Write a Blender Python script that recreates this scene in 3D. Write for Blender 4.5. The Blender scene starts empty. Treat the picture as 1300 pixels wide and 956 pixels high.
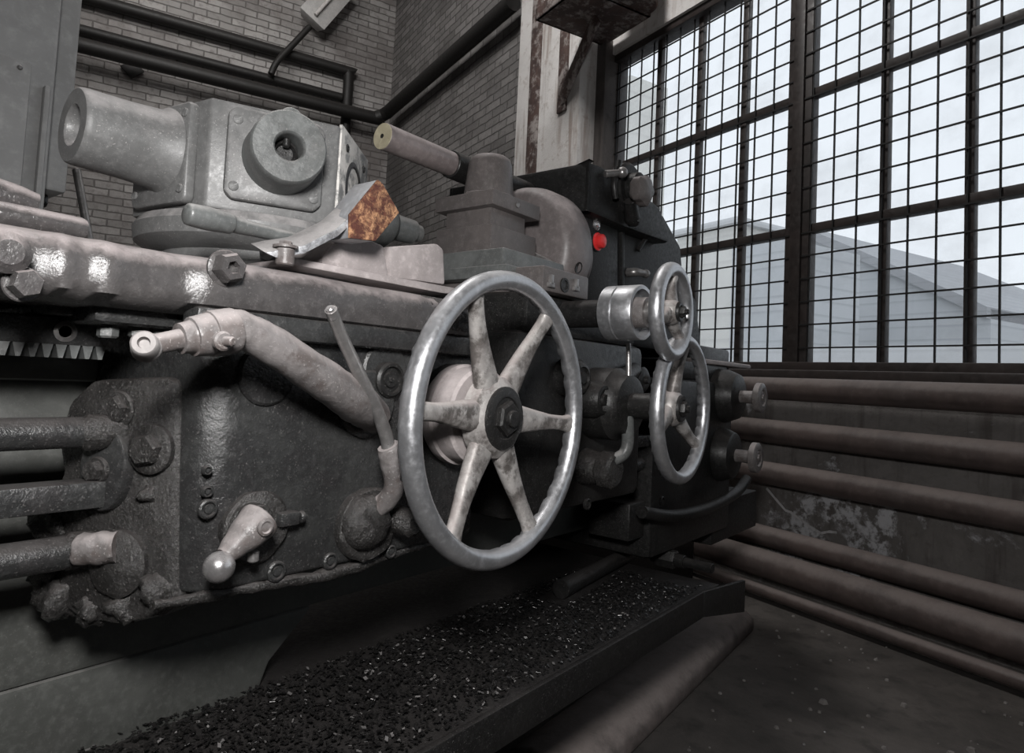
import bpy, bmesh, math, random
from mathutils import Vector, Matrix, noise
random.seed(7)
C = bpy.context.scene.collection
H = 0.95            # camera height above the floor; geometry below is written with z measured from eye level
f_px = 850.0
# ------------------------------------------------------------------ camera frame and pixel -> point helper
_az, _p, _r = math.radians(38.0), math.radians(3.17), math.radians(2.75)
F0 = Vector((math.cos(_az), math.sin(_az), 0)); R0 = Vector((math.sin(_az), -math.cos(_az), 0)); UZ = Vector((0, 0, 1))
FW = F0*math.cos(_p) + UZ*math.sin(_p); UP = -F0*math.sin(_p) + UZ*math.cos(_p)
JV = UP*math.cos(_r) - R0*math.sin(_r); IV = R0*math.cos(_r) + UP*math.sin(_r)
_wn = math.radians(-20.9)
NV = Vector((math.cos(_wn), math.sin(_wn), 0)); TV = Vector((-math.sin(_wn), math.cos(_wn), 0))   # room axes: n to the window wall, t along it
def P(px, py, X=None, Y=None, Z=None, n=None, t=None):
    """point where the sight line through a pixel meets a real plane of the place"""
    d = FW + IV*((px-650)/f_px) - JV*((py-433)/f_px)
    if X is not None: k = X/d.x
    elif Y is not None: k = Y/d.y
    elif Z is not None: k = Z/d.z
    elif n is not None: k = n/d.dot(NV)
    else: k = t/d.dot(TV)
    return d*k
def PS(px, py, nrm, dist):
    """the same on a slanted plane nrm . p = dist"""
    d = FW + IV*((px-650)/f_px) - JV*((py-433)/f_px); return d*(dist/d.dot(nrm))
def W(n, t, z): return NV*n + TV*t + UZ*z        # room coordinates -> point
XA, YA, ZA = Vector((1,0,0)), Vector((0,1,0)), Vector((0,0,1))

# ------------------------------------------------------------------ materials
def new_mat(name):
    m = bpy.data.materials.new(name); m.use_nodes = True
    nt = m.node_tree; nt.nodes.clear()
    out = nt.nodes.new('ShaderNodeOutputMaterial'); b = nt.nodes.new('ShaderNodeBsdfPrincipled')
    nt.links.new(b.outputs[0], out.inputs[0])
    return m, nt, b
def N(nt, typ, **kw):
    n = nt.nodes.new(typ)
    for k, v in kw.items(): setattr(n, k, v)
    return n
def noise_node(nt, vec, scale, detail=6, rough=.6, dist=0):
    n = N(nt, 'ShaderNodeTexNoise'); n.inputs['Scale'].default_value = scale; n.inputs['Detail'].default_value = detail
    n.inputs['Roughness'].default_value = rough; n.inputs['Distortion'].default_value = dist
    nt.links.new(vec, n.inputs['Vector']); return n.outputs['Fac']
def ramp(nt, fac, a, b, lo=0., hi=1.):
    n = N(nt, 'ShaderNodeMapRange', clamp=True); n.interpolation_type = 'SMOOTHSTEP'
    n.inputs[1].default_value = a; n.inputs[2].default_value = b; n.inputs[3].default_value = lo; n.inputs[4].default_value = hi
    nt.links.new(fac, n.inputs[0]); return n.outputs[0]
def mixc(nt, fac, a, b, mode='MIX'):
    n = N(nt, 'ShaderNodeMix', data_type='RGBA', blend_type=mode)
    for s, v in ((0, fac), (6, a), (7, b)):
        if hasattr(v, 'is_linked') or hasattr(v, 'links'): nt.links.new(v, n.inputs[s])
        else: n.inputs[s].default_value = v if s == 0 else (*v, 1)
    return n.outputs[2]
def math_n(nt, op, a, b=0., clamp=False):
    n = N(nt, 'ShaderNodeMath', operation=op, use_clamp=clamp)
    for i, v in enumerate((a, b)):
        if hasattr(v, 'links'): nt.links.new(v, n.inputs[i])
        else: n.inputs[i].default_value = v
    return n.outputs[0]
def bump(nt, b, h, strength, dist=.004):
    n = N(nt, 'ShaderNodeBump'); n.inputs['Strength'].default_value = strength; n.inputs['Distance'].default_value = dist
    nt.links.new(h, n.inputs['Height']); nt.links.new(n.outputs[0], b.inputs['Normal'])
def metal(name, base, base2=None, dust=(.30,.27,.265), dust_amt=.5, rough=.45, metallic=0., bmp=.35, scale=14., speck=.25, speck_col=(.35,.33,.32), patch=None, patch_col=None, spec=.5, blotch=.22):
    """oily painted / bare metal with blotches, settled dust on upward faces, chipped flecks and a cast skin"""
    m, nt, b = new_mat(name)
    tc = N(nt, 'ShaderNodeTexCoord'); v = tc.outputs['Object']
    geo = N(nt, 'ShaderNodeNewGeometry'); sx = N(nt, 'ShaderNodeSeparateXYZ'); nt.links.new(geo.outputs['Normal'], sx.inputs[0])
    n1 = noise_node(nt, v, scale, 8, .65, .3); n2 = noise_node(nt, v, scale*7, 6, .7); n3 = noise_node(nt, v, 420, 2, .5); n4 = noise_node(nt, v, scale*2.3, 8, .7)
    col = mixc(nt, ramp(nt, n1, .35, .65), base, base2 or tuple(c*.55 for c in base))
    col = mixc(nt, ramp(nt, n2, .45, .75, 0, .35), col, tuple(min(1, c*1.7+.01) for c in base))
    if patch: col = mixc(nt, ramp(nt, n4, 1-patch-.09, 1-patch+.07), col, patch_col)
    up = ramp(nt, math_n(nt, 'ADD', sx.outputs[2], math_n(nt, 'MULTIPLY', math_n(nt, 'SUBTRACT', n4, .5), .9)), .22, .85)
    d = math_n(nt, 'MULTIPLY', up, ramp(nt, n4, .25, .6, .45, 1)); d = math_n(nt, 'MULTIPLY', d, dust_amt, True)
    d2 = math_n(nt, 'MULTIPLY', ramp(nt, n1, .5, .7), dust_amt*blotch)
    d = math_n(nt, 'MAXIMUM', d, d2)
    col = mixc(nt, d, col, dust)
    sp = math_n(nt, 'MULTIPLY', ramp(nt, n3, .64, .70), ramp(nt, n1, .3, .7, .2, 1)); sp = math_n(nt, 'MULTIPLY', sp, speck)
    col = mixc(nt, sp, col, speck_col)
    nt.links.new(col, b.inputs['Base Color'])
    r = math_n(nt, 'ADD', ramp(nt, n2, .3, .7, rough*.75, rough*1.15), math_n(nt, 'MULTIPLY', d, .45), True)
    nt.links.new(r, b.inputs['Roughness']); b.inputs['Specular IOR Level'].default_value = spec
    if metallic: nt.links.new(math_n(nt, 'SUBTRACT', metallic, math_n(nt, 'MULTIPLY', d, metallic)), b.inputs['Metallic'])
    h = math_n(nt, 'ADD', math_n(nt, 'MULTIPLY', n1, .8), math_n(nt, 'ADD', math_n(nt, 'MULTIPLY', n2, .45), math_n(nt, 'MULTIPLY', n3, .10)))
    bump(nt, b, h, bmp)
    return m
M = {}
M['dark'] = metal('oily_dark_paint', (.030,.0305,.030), (.016,.016,.0165), dust=(.16,.145,.14), dust_amt=.32, rough=.27, bmp=.8, speck=.22)
M['black'] = metal('black_oily_metal', (.016,.0155,.015), (.009,.009,.009), dust=(.09,.08,.077), dust_amt=.25, rough=.42, bmp=.4, speck=.25, spec=.32)
M['head'] = metal('black_enamel', (.012,.012,.0118), (.008,.008,.008), dust=(.10,.09,.088), dust_amt=.3, rough=.5, bmp=.25, speck=.15, spec=.2)
M['saddle'] = metal('dusty_saddle_paint', (.062,.058,.057), (.032,.030,.030), dust=(.33,.29,.285), dust_amt=.75, rough=.25, bmp=.5, speck=.2, blotch=.12)
M['crud'] = metal('greasy_grime', (.030,.0285,.0275), (.013,.0125,.012), dust=(.11,.098,.094), dust_amt=.3, rough=.27, bmp=1.0, scale=32, speck=.45)
M['turret'] = metal('grey_turret_paint', (.135,.135,.1335), (.09,.091,.09), dust=(.38,.36,.355), dust_amt=.7, rough=.48, bmp=.22, speck=.35, speck_col=(.6,.58,.56))
M['turretworn'] = metal('worn_turret_paint', (.19,.19,.187), (.12,.122,.12), dust=(.4,.39,.38), dust_amt=.5, rough=.55, bmp=.3, patch=.52, patch_col=(.55,.53,.5), speck=.5)
M['boss'] = metal('oily_green_grey_paint', (.11,.115,.113), (.06,.063,.062), dust=(.34,.33,.32), dust_amt=.75, rough=.38, bmp=.22, speck=.35)
M['bed'] = metal('green_grey_bed_paint', (.082,.084,.078), (.058,.06,.055), dust=(.25,.24,.23), dust_amt=.4, rough=.55, bmp=.2, speck=.15)
M['lever'] = metal('dusty_lever_metal', (.165,.153,.15), (.09,.083,.081), dust=(.36,.325,.318), dust_amt=.7, rough=.42, bmp=.4, speck=.5, speck_col=(.5,.47,.46), patch=.46, patch_col=(.085,.072,.068))
M['dusty'] = metal('pinkish_dust_covered_iron', (.34,.305,.30), (.24,.215,.21), dust=(.47,.42,.415), dust_amt=.9, rough=.8, bmp=.35, speck=.3, speck_col=(.6,.56,.55))
M['post'] = metal('brown_grey_toolpost_steel', (.105,.093,.09), (.07,.063,.061), dust=(.33,.29,.285), dust_amt=.8, rough=.45, bmp=.12, speck=.3)
M['rim'] = metal('polished_rim_alloy', (.50,.505,.52), (.38,.385,.40), dust=(.55,.54,.55), dust_amt=.25, rough=.36, metallic=.85, bmp=.06, speck=.2, speck_col=(.15,.15,.15))
M['spoke'] = metal('dirty_cast_alloy', (.42,.40,.385), (.22,.205,.195), dust=(.55,.49,.475), dust_amt=.6, rough=.46, metallic=.35, bmp=.25, patch=.46, patch_col=(.10,.09,.083), speck=.3, speck_col=(.1,.09,.08))
M['steel'] = metal('dull_machined_steel', (.30,.29,.285), (.2,.193,.19), dust=(.4,.37,.36), dust_amt=.35, rough=.36, metallic=.7, bmp=.1, speck=.3)
M['bright'] = metal('bright_worn_steel', (.62,.60,.60), (.4,.385,.385), dust=(.5,.46,.45), dust_amt=.2, rough=.25, metallic=.85, bmp=.12, speck=.2)
M['cut'] = metal('saw_cut_steel', (.40,.41,.43), (.26,.265,.275), dust=(.42,.40,.40), dust_amt=.3, rough=.42, metallic=.5, bmp=.25, speck=.3)
M['cutedge'] = metal('saw_cut_edge', (.55,.56,.58), (.22,.22,.23), dust_amt=.1, rough=.4, metallic=.5, bmp=.6, scale=60, speck=.5, speck_col=(.1,.1,.1))
M['tip'] = metal('worn_grip_tip', (.26,.245,.24), (.2,.19,.185), dust_amt=.2, rough=.75, bmp=.2, speck=.2, spec=.15)
M['bar'] = metal('pinkish_bar_paint', (.20,.17,.165), (.12,.10,.098), dust=(.44,.385,.38), dust_amt=.85, rough=.38, bmp=.12, speck=.2)
M['barend'] = metal('yellowish_bar_end', (.42,.38,.27), (.32,.285,.2), dust_amt=0, rough=.6, bmp=.15, speck=.2)
M['chuck'] = metal('dusty_chuck_iron', (.15,.132,.13), (.10,.088,.086), dust=(.38,.335,.33), dust_amt=.85, rough=.45, bmp=.12, speck=.2)
M['pipe'] = metal('brown_painted_pipe', (.098,.075,.069), (.062,.048,.045), dust=(.21,.178,.166), dust_amt=.75, rough=.5, bmp=.25, scale=5, speck=.1)
M['darkpipe'] = metal('dark_pipe_paint', (.012,.0105,.010), (.008,.0075,.007), dust=(.05,.045,.042), dust_amt=.5, rough=.6, bmp=.15, speck=.05)
M['frame'] = metal('dark_brown_window_paint', (.035,.027,.025), (.02,.016,.015), dust=(.11,.095,.09), dust_amt=.5, rough=.55, bmp=.2, scale=6, speck=.1)
M['grille'] = metal('black_grille_iron', (.012,.011,.011), (.008,.008,.008), dust_amt=.1, rough=.6, bmp=.05, speck=0)
M['rustiron'] = metal('rusty_brown_iron', (.085,.052,.044), (.035,.022,.02), dust=(.2,.15,.14), dust_amt=.3, rough=.7, bmp=.5, scale=5, patch=.44, patch_col=(.30,.27,.255), speck=.2)
M['cabinet'] = metal('grey_cabinet_enamel', (.30,.30,.297), (.25,.25,.248), dust=(.25,.24,.23), dust_amt=.4, rough=.5, bmp=.06, scale=4, speck=.3)
M['red'] = metal('red_plastic', (.72,.035,.035), (.62,.03,.03), dust_amt=.1, rough=.35, bmp=.03, speck=0)
M['glossblack'] = metal('black_rubber', (.012,.012,.012), dust_amt=.1, rough=.3, bmp=.05, speck=0)
M['swarf'] = metal('dark_steel_chips', (.018,.0175,.017), (.009,.009,.009), dust_amt=.06, rough=.3, metallic=.5, bmp=.1, speck=.4)
M['wood'] = metal('dirty_grey_brown_timber', (.19,.16,.15), (.10,.085,.08), dust=(.36,.31,.29), dust_amt=.6, rough=.8, bmp=.5, scale=9, speck=.2)
M['lampgrey'] = metal('pale_lamp_enamel', (.42,.41,.40), (.34,.335,.33), dust_amt=.2, rough=.5, bmp=.05, speck=.1)
# rust-eaten cut face
m, nt, b = new_mat('orange_rust'); tc = N(nt, 'ShaderNodeTexCoord'); v = tc.outputs['Object']
n1 = noise_node(nt, v, 45, 8, .75, .4); n2 = noise_node(nt, v, 190, 5, .7)
col = mixc(nt, ramp(nt, n1, .43, .64), (.075,.022,.014), (.50,.27,.14)); col = mixc(nt, ramp(nt, n2, .5, .62, 0, .75), col, (.13,.04,.022)); col = mixc(nt, ramp(nt, n1, .60, .72, 0, .7), col, (.62,.47,.33))
nt.links.new(col, b.inputs['Base Color']); b.inputs['Roughness'].default_value = .85; bump(nt, b, math_n(nt, 'ADD', n1, n2), .9, .004); M['rust'] = m
# masonry
def brick_mat(name, c1, c2, mort, dirt, bw=.26, rh=.077, grime=.75):
    m, nt, b = new_mat(name); tc = N(nt, 'ShaderNodeTexCoord'); v = tc.outputs['Object']
    mp = N(nt, 'ShaderNodeMapping'); mp.inputs['Rotation'].default_value = (math.radians(-90), 0, 0); nt.links.new(v, mp.inputs[0])
    wob = N(nt, 'ShaderNodeTexNoise'); wob.inputs['Scale'].default_value = 9; wob.inputs['Detail'].default_value = 4; nt.links.new(mp.outputs[0], wob.inputs['Vector'])
    wv = N(nt, 'ShaderNodeVectorMath', operation='MULTIPLY_ADD'); nt.links.new(wob.outputs['Color'], wv.inputs[0]); wv.inputs[1].default_value = (.022,.022,0); nt.links.new(mp.outputs[0], wv.inputs[2])
    bt = N(nt, 'ShaderNodeTexBrick'); nt.links.new(wv.outputs[0], bt.inputs['Vector'])
    bt.inputs['Scale'].default_value = 1; bt.inputs['Brick Width'].default_value = bw; bt.inputs['Row Height'].default_value = rh
    bt.inputs['Mortar Size'].default_value = .0075; bt.inputs['Mortar Smooth'].default_value = .4; bt.inputs['Bias'].default_value = -.1
    bt.inputs['Color1'].default_value = (*c1, 1); bt.inputs['Color2'].default_value = (*c2, 1); bt.inputs['Mortar'].default_value = (*mort, 1)
    n1 = noise_node(nt, v, .9, 8, .65); n2 = noise_node(nt, v, 16, 6, .7)
    col = mixc(nt, ramp(nt, n1, .42, .66, 0, grime), bt.outputs['Color'], dirt); col = mixc(nt, ramp(nt, n2, .48, .72, 0, .55), col, dirt)
    nt.links.new(col, b.inputs['Base Color']); b.inputs['Roughness'].default_value = .85
    bump(nt, b, math_n(nt, 'ADD', math_n(nt, 'MULTIPLY', bt.outputs['Fac'], -1.), math_n(nt, 'MULTIPLY', n2, .7)), .9, .015); return m
M['brickfar'] = brick_mat('whitewashed_brick', (.40,.385,.375), (.25,.24,.232), (.15,.142,.137), (.12,.105,.10))
M['brickside'] = brick_mat('grimy_grey_brick', (.22,.21,.205), (.13,.123,.12), (.085,.08,.077), (.065,.06,.058))
def plaster_mat(name, c, c2, stain, scale=2., bmp=.5, patch=None):
    m, nt, b = new_mat(name); tc = N(nt, 'ShaderNodeTexCoord'); v = tc.outputs['Object']
    n1 = noise_node(nt, v, scale, 9, .7, .5); n2 = noise_node(nt, v, scale*6, 7, .7); n3 = noise_node(nt, v, scale*40, 4, .6)
    mp = N(nt, 'ShaderNodeMapping'); mp.inputs['Scale'].default_value = (9, 9, .9); nt.links.new(v, mp.inputs[0]); n4 = noise_node(nt, mp.outputs[0], scale*.8, 6, .6)
    col = mixc(nt, ramp(nt, n1, .35, .65), c, c2); col = mixc(nt, ramp(nt, n4, .5, .72, 0, .7), col, stain); col = mixc(nt, ramp(nt, n2, .52, .7, 0, .5), col, stain)
    if patch: col = mixc(nt, math_n(nt, 'MULTIPLY', ramp(nt, n1, .54, .62), ramp(nt, n2, .44, .56)), col, patch)
    nt.links.new(col, b.inputs['Base Color']); b.inputs['Roughness'].default_value = .9
    bump(nt, b, math_n(nt, 'ADD', n2, math_n(nt, 'MULTIPLY', n3, .5)), bmp, .01); return m
M['plaster'] = plaster_mat('flaking_wall_plaster', (.235,.22,.21), (.14,.13,.123), (.085,.072,.067), 2.2, .6, (.55,.55,.57))
M['white'] = plaster_mat('white_pilaster_plaster', (.68,.66,.645), (.55,.53,.515), (.24,.18,.15), 2., .35)
M['scar'] = plaster_mat('bare_white_plaster', (.62,.61,.62), (.5,.49,.5), (.3,.29,.28), 6., .5)
M['jamb'] = plaster_mat('dark_reveal_plaster', (.09,.08,.075), (.06,.052,.05), (.03,.025,.024), 3., .4)
M['floor'] = plaster_mat('dusty_concrete_floor', (.10,.088,.081), (.056,.05,.046), (.03,.027,.025), 1.6, .5)
M['ceiling'] = plaster_mat('sooty_ceiling', (.2,.195,.19), (.15,.145,.14), (.1,.09,.085), 1., .2)
def siding(name, c, c2, pitch):
    m, nt, b = new_mat(name); tc = N(nt, 'ShaderNodeTexCoord'); s = N(nt, 'ShaderNodeSeparateXYZ'); nt.links.new(tc.outputs['Object'], s.inputs[0])
    fr = math_n(nt, 'FRACT', math_n(nt, 'MULTIPLY', s.outputs[2], 1/pitch)); col = mixc(nt, ramp(nt, fr, .75, .95), c, c2)
    col = mixc(nt, ramp(nt, noise_node(nt, tc.outputs['Object'], .25, 6), .4, .7, 0, .5), col, c2)
    nt.links.new(col, b.inputs['Base Color']); b.inputs['Roughness'].default_value = .8; return m
M['sidingblue'] = siding('blue_grey_siding', (.60,.62,.64), (.50,.52,.54), .5)
M['sidinggrey'] = siding('grey_siding', (.68,.69,.70), (.6,.61,.62), .4)
M['cream'] = siding('cream_render', (.80,.79,.75), (.72,.71,.68), 1.2)
M['slate'] = siding('slate_roof', (.42,.43,.45), (.36,.37,.385), .3)
M['yard'] = plaster_mat('yard_asphalt', (.25,.25,.25), (.2,.2,.2), (.15,.15,.15), .3, .2)
m, nt, b = new_mat('window_glass'); nt.nodes.remove(b)
tr = N(nt, 'ShaderNodeBsdfTransparent'); tr.inputs[0].default_value = (.93,.95,.97,1); gl = N(nt, 'ShaderNodeBsdfGlossy'); gl.inputs['Roughness'].default_value = .05
df = N(nt, 'ShaderNodeBsdfDiffuse'); df.inputs[0].default_value = (.6,.6,.6,1)
mx = N(nt, 'ShaderNodeMixShader'); mx.inputs[0].default_value = .05; nt.links.new(tr.outputs[0], mx.inputs[1]); nt.links.new(gl.outputs[0], mx.inputs[2])
tc = N(nt, 'ShaderNodeTexCoord'); mx2 = N(nt, 'ShaderNodeMixShader'); nt.links.new(ramp(nt, noise_node(nt, tc.outputs['Object'], 3., 6), .4, .75, .02, .12), mx2.inputs[0]); nt.links.new(mx.outputs[0], mx2.inputs[1]); nt.links.new(df.outputs[0], mx2.inputs[2])
nt.links.new(mx2.outputs[0], nt.nodes['Material Output'].inputs[0]); M['glass'] = m

# ------------------------------------------------------------------ mesh builder
def frame_of(axis):
    a = Vector(axis).normalized(); r = Vector((0,0,1)) if abs(a.z) < .9 else Vector((1,0,0))
    u = r.cross(a).normalized(); return a, u, a.cross(u).normalized()
class MB:
    def __init__(s): s.bm = bmesh.new()
    def _bev(s, verts, w, seg=2, ang=.5):
        if w <= 0: return
        vs = set(verts); es = [e for e in s.bm.edges if e.verts[0] in vs and e.verts[1] in vs and len(e.link_faces) == 2 and e.calc_face_angle(0) > ang]
        if es: bmesh.ops.bevel(s.bm, geom=es, offset=w, segments=seg, profile=.5, affect='EDGES', clamp_overlap=True)
    def hexa(s, a, b_, bev=0):
        """solid between quad a (4 points) and quad b_ (4 points)"""
        va = [s.bm.verts.new(p) for p in a]; vb = [s.bm.verts.new(p) for p in b_]; k = len(va)
        fs = [s.bm.faces.new(va[::-1]), s.bm.faces.new(vb)]
        for i in range(k): fs.append(s.bm.faces.new((va[i], va[(i+1) % k], vb[(i+1) % k], vb[i])))
        bmesh.ops.recalc_face_normals(s.bm, faces=fs); s._bev(va+vb, bev); return s
    prism = hexa
    def box(s, lo, hi, bev=.003, ax=None):
        (x0,y0,z0), (x1,y1,z1) = lo, hi
        f = (lambda p: Vector(p)) if ax is None else (lambda p: ax[0]*p[0]+ax[1]*p[1]+ax[2]*p[2])
        return s.hexa([f(p) for p in ((x0,y0,z0),(x1,y0,z0),(x1,y1,z0),(x0,y1,z0))], [f(p) for p in ((x0,y0,z1),(x1,y0,z1),(x1,y1,z1),(x0,y1,z1))], bev)
    def xz(s, poly, y0, y1, bev=.003): return s.hexa([Vector((x,y0,z)) for x, z in poly], [Vector((x,y1,z)) for x, z in poly], bev)
    def yz(s, poly, x0, x1, bev=.003): return s.hexa([Vector((x0,y,z)) for y, z in poly], [Vector((x1,y,z)) for y, z in poly], bev)
    def xy(s, poly, z0, z1, bev=.003): return s.hexa([Vector((x,y,z0)) for x, y in poly], [Vector((x,y,z1)) for x, y in poly], bev)
    def lathe(s, o, axis, prof, n=36, wob=None, ph=0):
        """revolve (distance along axis, radius) pairs"""
        a, u, w = frame_of(axis); o = Vector(o); rings = []; fs = []
        for t, r in prof:
            if r <= 1e-6: rings.append([s.bm.verts.new(o+a*t)])
            else: rings.append([s.bm.verts.new(o+a*t+(u*math.cos(k)+w*math.sin(k))*(r*(wob(k) if wob else 1))) for k in (2*math.pi*i/n+ph for i in range(n))])
        for A, B in zip(rings, rings[1:]):
            for i in range(n):
                j = (i+1) % n
                if len(A) == 1 and len(B) == 1: break
                if len(A) == 1: fs.append(s.bm.faces.new((A[0], B[j], B[i])))
                elif len(B) == 1: fs.append(s.bm.faces.new((A[i], A[j], B[0])))
                else: fs.append(s.bm.faces.new((A[i], A[j], B[j], B[i])))
        if len(rings[0]) > 1 and prof[0] != prof[-1]: fs.append(s.bm.faces.new(rings[0][::-1]))
        if len(rings[-1]) > 1 and prof[0] != prof[-1]: fs.append(s.bm.faces.new(rings[-1]))
        if prof[0] == prof[-1]:
            bmesh.ops.remove_doubles(s.bm, verts=rings[0]+rings[-1], dist=1e-6); return s
        bmesh.ops.recalc_face_normals(s.bm, faces=fs); return s
    def cyl(s, p0, p1, r0, r1=None, n=28, ch=.0015):
        p0, p1 = Vector(p0), Vector(p1); L = (p1-p0).length; r1 = r0 if r1 is None else r1; ch = min(ch, L*.3, r0*.4, r1*.4)
        return s.lathe(p0, p1-p0, [(0, r0-ch), (ch, r0), (L-ch, r1), (L, r1-ch)], n)
    def hexn(s, p, axis, r, h, ch=.002, ph=0): return s.lathe(p, axis, [(0, r), (h-ch, r), (h, r*.86)], 6, ph=ph)
    def ball(s, c, r, n=20): return s.lathe(Vector(c)-Vector((0,0,r)), (0,0,1), [(r-r*math.cos(math.pi*i/12), r*math.sin(math.pi*i/12)) for i in range(13)], n)
    def tube(s, pts, rad, n=14, smooth=6, flat=None):
        pts = [Vector(p) for p in pts]; rad = list(rad) if hasattr(rad, '__len__') else [rad]*len(pts)
        if smooth and len(pts) > 2:
            q, qr = [], []
            for i in range(len(pts)-1):
                a, b_, c, d = pts[max(i-1,0)], pts[i], pts[i+1], pts[min(i+2, len(pts)-1)]
                for k in range(smooth):
                    t = k/smooth; q.append(.5*((2*b_)+(c-a)*t+(2*a-5*b_+4*c-d)*t*t+(3*b_-a-3*c+d)*t**3)); tt = t*t*(3-2*t); qr.append(rad[i]*(1-tt)+rad[i+1]*tt)
            q.append(pts[-1]); qr.append(rad[-1]); pts, rad = q, qr
        d0 = (pts[1]-pts[0]).normalized(); _, u, w = frame_of(d0); rings = []; fs = []
        for i, p in enumerate(pts):
            d = (pts[min(i+1,len(pts)-1)]-pts[max(i-1,0)]).normalized()
            rot = d0.rotation_difference(d); u = rot @ u; w = rot @ w; d0 = d
            fl = flat or (1, 1)
            rings.append([s.bm.verts.new(p+(u*math.cos(k)*fl[0]+w*math.sin(k)*fl[1])*rad[i]) for k in (2*math.pi*j/n for j in range(n))])
        for A, B in zip(rings, rings[1:]):
            for i in range(n): fs.append(s.bm.faces.new((A[i], A[(i+1) % n], B[(i+1) % n], B[i])))
        fs += [s.bm.faces.new(rings[0][::-1]), s.bm.faces.new(rings[-1])]
        bmesh.ops.recalc_face_normals(s.bm, faces=fs); return s
    def rough(s, amp, scale, cuts=0):
        """lumpy caked skin: real displacement of the mesh"""
        if cuts: bmesh.ops.subdivide_edges(s.bm, edges=s.bm.edges[:], cuts=cuts, use_grid_fill=True)
        s.bm.normal_update()
        for v in s.bm.verts: v.co += v.normal*amp*noise.fractal(v.co*scale, .9, 2., 4)
        return s
WORLD = {}
def build(mb, name, mat, parent=None, sharp=40):
    me = bpy.data.meshes.new(name); bm = mb.bm; bm.normal_update()
    co = [v.co for v in bm.verts]; lo = Vector([min(c[i] for c in co) for i in range(3)]); hi = Vector([max(c[i] for c in co) for i in range(3)]); c = (lo+hi)/2
    for v in bm.verts: v.co -= c
    bm.to_mesh(me); bm.free()
    me.materials.append(M[mat] if isinstance(mat, str) else mat)
    for p in me.polygons: p.use_smooth = True
    me.set_sharp_from_angle(angle=math.radians(sharp))
    o = bpy.data.objects.new(name, me); C.objects.link(o)
    wpos = c+Vector((0,0,H)); WORLD[o.name] = wpos
    if parent is not None: o.parent = parent; o.location = wpos-WORLD[parent.name]
    else: o.location = wpos
    return o
def tag(o, label=None, cat=None, group=None, kind=None):
    for k, v in (('label', label), ('category', cat), ('group', group), ('kind', kind)):
        if v: o[k] = v
    return o
def empty(name, loc, label, cat, group=None):
    o = bpy.data.objects.new(name, None); C.objects.link(o); o.empty_display_size = .1
    WORLD[o.name] = Vector(loc)+Vector((0,0,H)); o.location = WORLD[o.name]; return tag(o, label, cat, group)
WROT = {}
def turned(mb, name, mat, parent=None, ang=None, **k):
    """like build(), with the object turned to the room's axes so that textures follow its walls"""
    o = build(mb, name, mat, None, **k); a = _wn+math.pi/2 if ang is None else ang
    o.data.transform(Matrix.Rotation(-a, 4, 'Z')); WROT[o.name] = a
    if parent is not None:
        pa = WROT.get(parent.name, 0); o.parent = parent
        o.location = Matrix.Rotation(-pa, 3, 'Z') @ (WORLD[o.name]-WORLD[parent.name]); o.rotation_euler[2] = a-pa
    else: o.rotation_euler[2] = a
    return o
AX = (NV, TV, UZ)
SKY = 1.22
FLASH = 17.5
FLASH_POS = Vector((-.05,.0,.28))
FAR_FILL = 42.  # power of the fill light added for the far wall
PILASTER_FILL = 110.  # power of the fill light added for the pilaster
# ================================================================== THE ROOM
NW, TF, NB, TB, ZC = 2.85, 7.98, -5.0, -5.0, 4.9        # window wall, far wall, unseen walls, ceiling
S = 'structure'
tag(turned(MB().box((NB,TB,-H-.2), (NW+.16,TF+.3,-H), 0, AX), 'floor', 'floor'), kind=S)
tag(turned(MB().box((NB-.3,TB-.3,ZC), (NW+.16,TF+.3,ZC+.2), 0, AX), 'ceiling', 'ceiling'), kind=S)
tag(turned(MB().box((NB,TF,-H), (NW+.16,TF+.3,ZC), 0, AX), 'wall_far', 'brickfar', ang=_wn), kind=S)
tag(turned(MB().box((NB-.3,TB,-H), (NB,TF,ZC), 0, AX), 'wall_left', 'ceiling'), kind=S)
tag(turned(MB().box((NB,TB-.3,-H), (NW+.16,TB,ZC), 0, AX), 'wall_back', 'ceiling', ang=_wn), kind=S)
WT0, WT1, WZ0, WZ1 = -3.2, 3.58, .10, 2.27               # window opening along the wall and in height
tag(turned(MB().box((NW,3.6,-H), (NW+.16,TF,ZC), 0, AX), 'wall_right', 'brickside'), kind=S)
tag(turned(MB().box((NW,TB,-H), (NW+.16,3.6,WZ0-.02), 0, AX), 'wall_window', 'plaster'), kind=S)
tag(turned(MB().box((NW,TB,WZ1), (NW+.16,3.6,ZC), 0, AX), 'wall_lintel', 'white'), kind=S)
tag(turned(MB().box((NW,TB,WZ0-.02), (NW+.16,WT0,WZ1), 0, AX), 'wall_end', 'plaster'), kind=S)
col = turned(MB().box((NW-.20,3.66,-H), (NW+.02,4.50,ZC), .012, AX), 'trim_1', 'white'); tag(col, kind=S)
# brown steel channel let into the pilaster
tag(turned(MB().box((NW-.215,4.16,-H), (NW-.18,4.30,ZC), .006, AX), 'trim_2', 'rustiron'), kind=S)
tag(turned(MB().box((NW-.06,3.56,WZ0-.1), (NW+.1,3.66,WZ1+.1), .006, AX), 'trim_3', 'jamb'), kind=S)
tag(turned(MB().box((NW-.035,TB,.055), (NW+.16,3.6,.105), .008, AX), 'trim_4', 'frame'), kind=S)      # sill board
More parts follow.
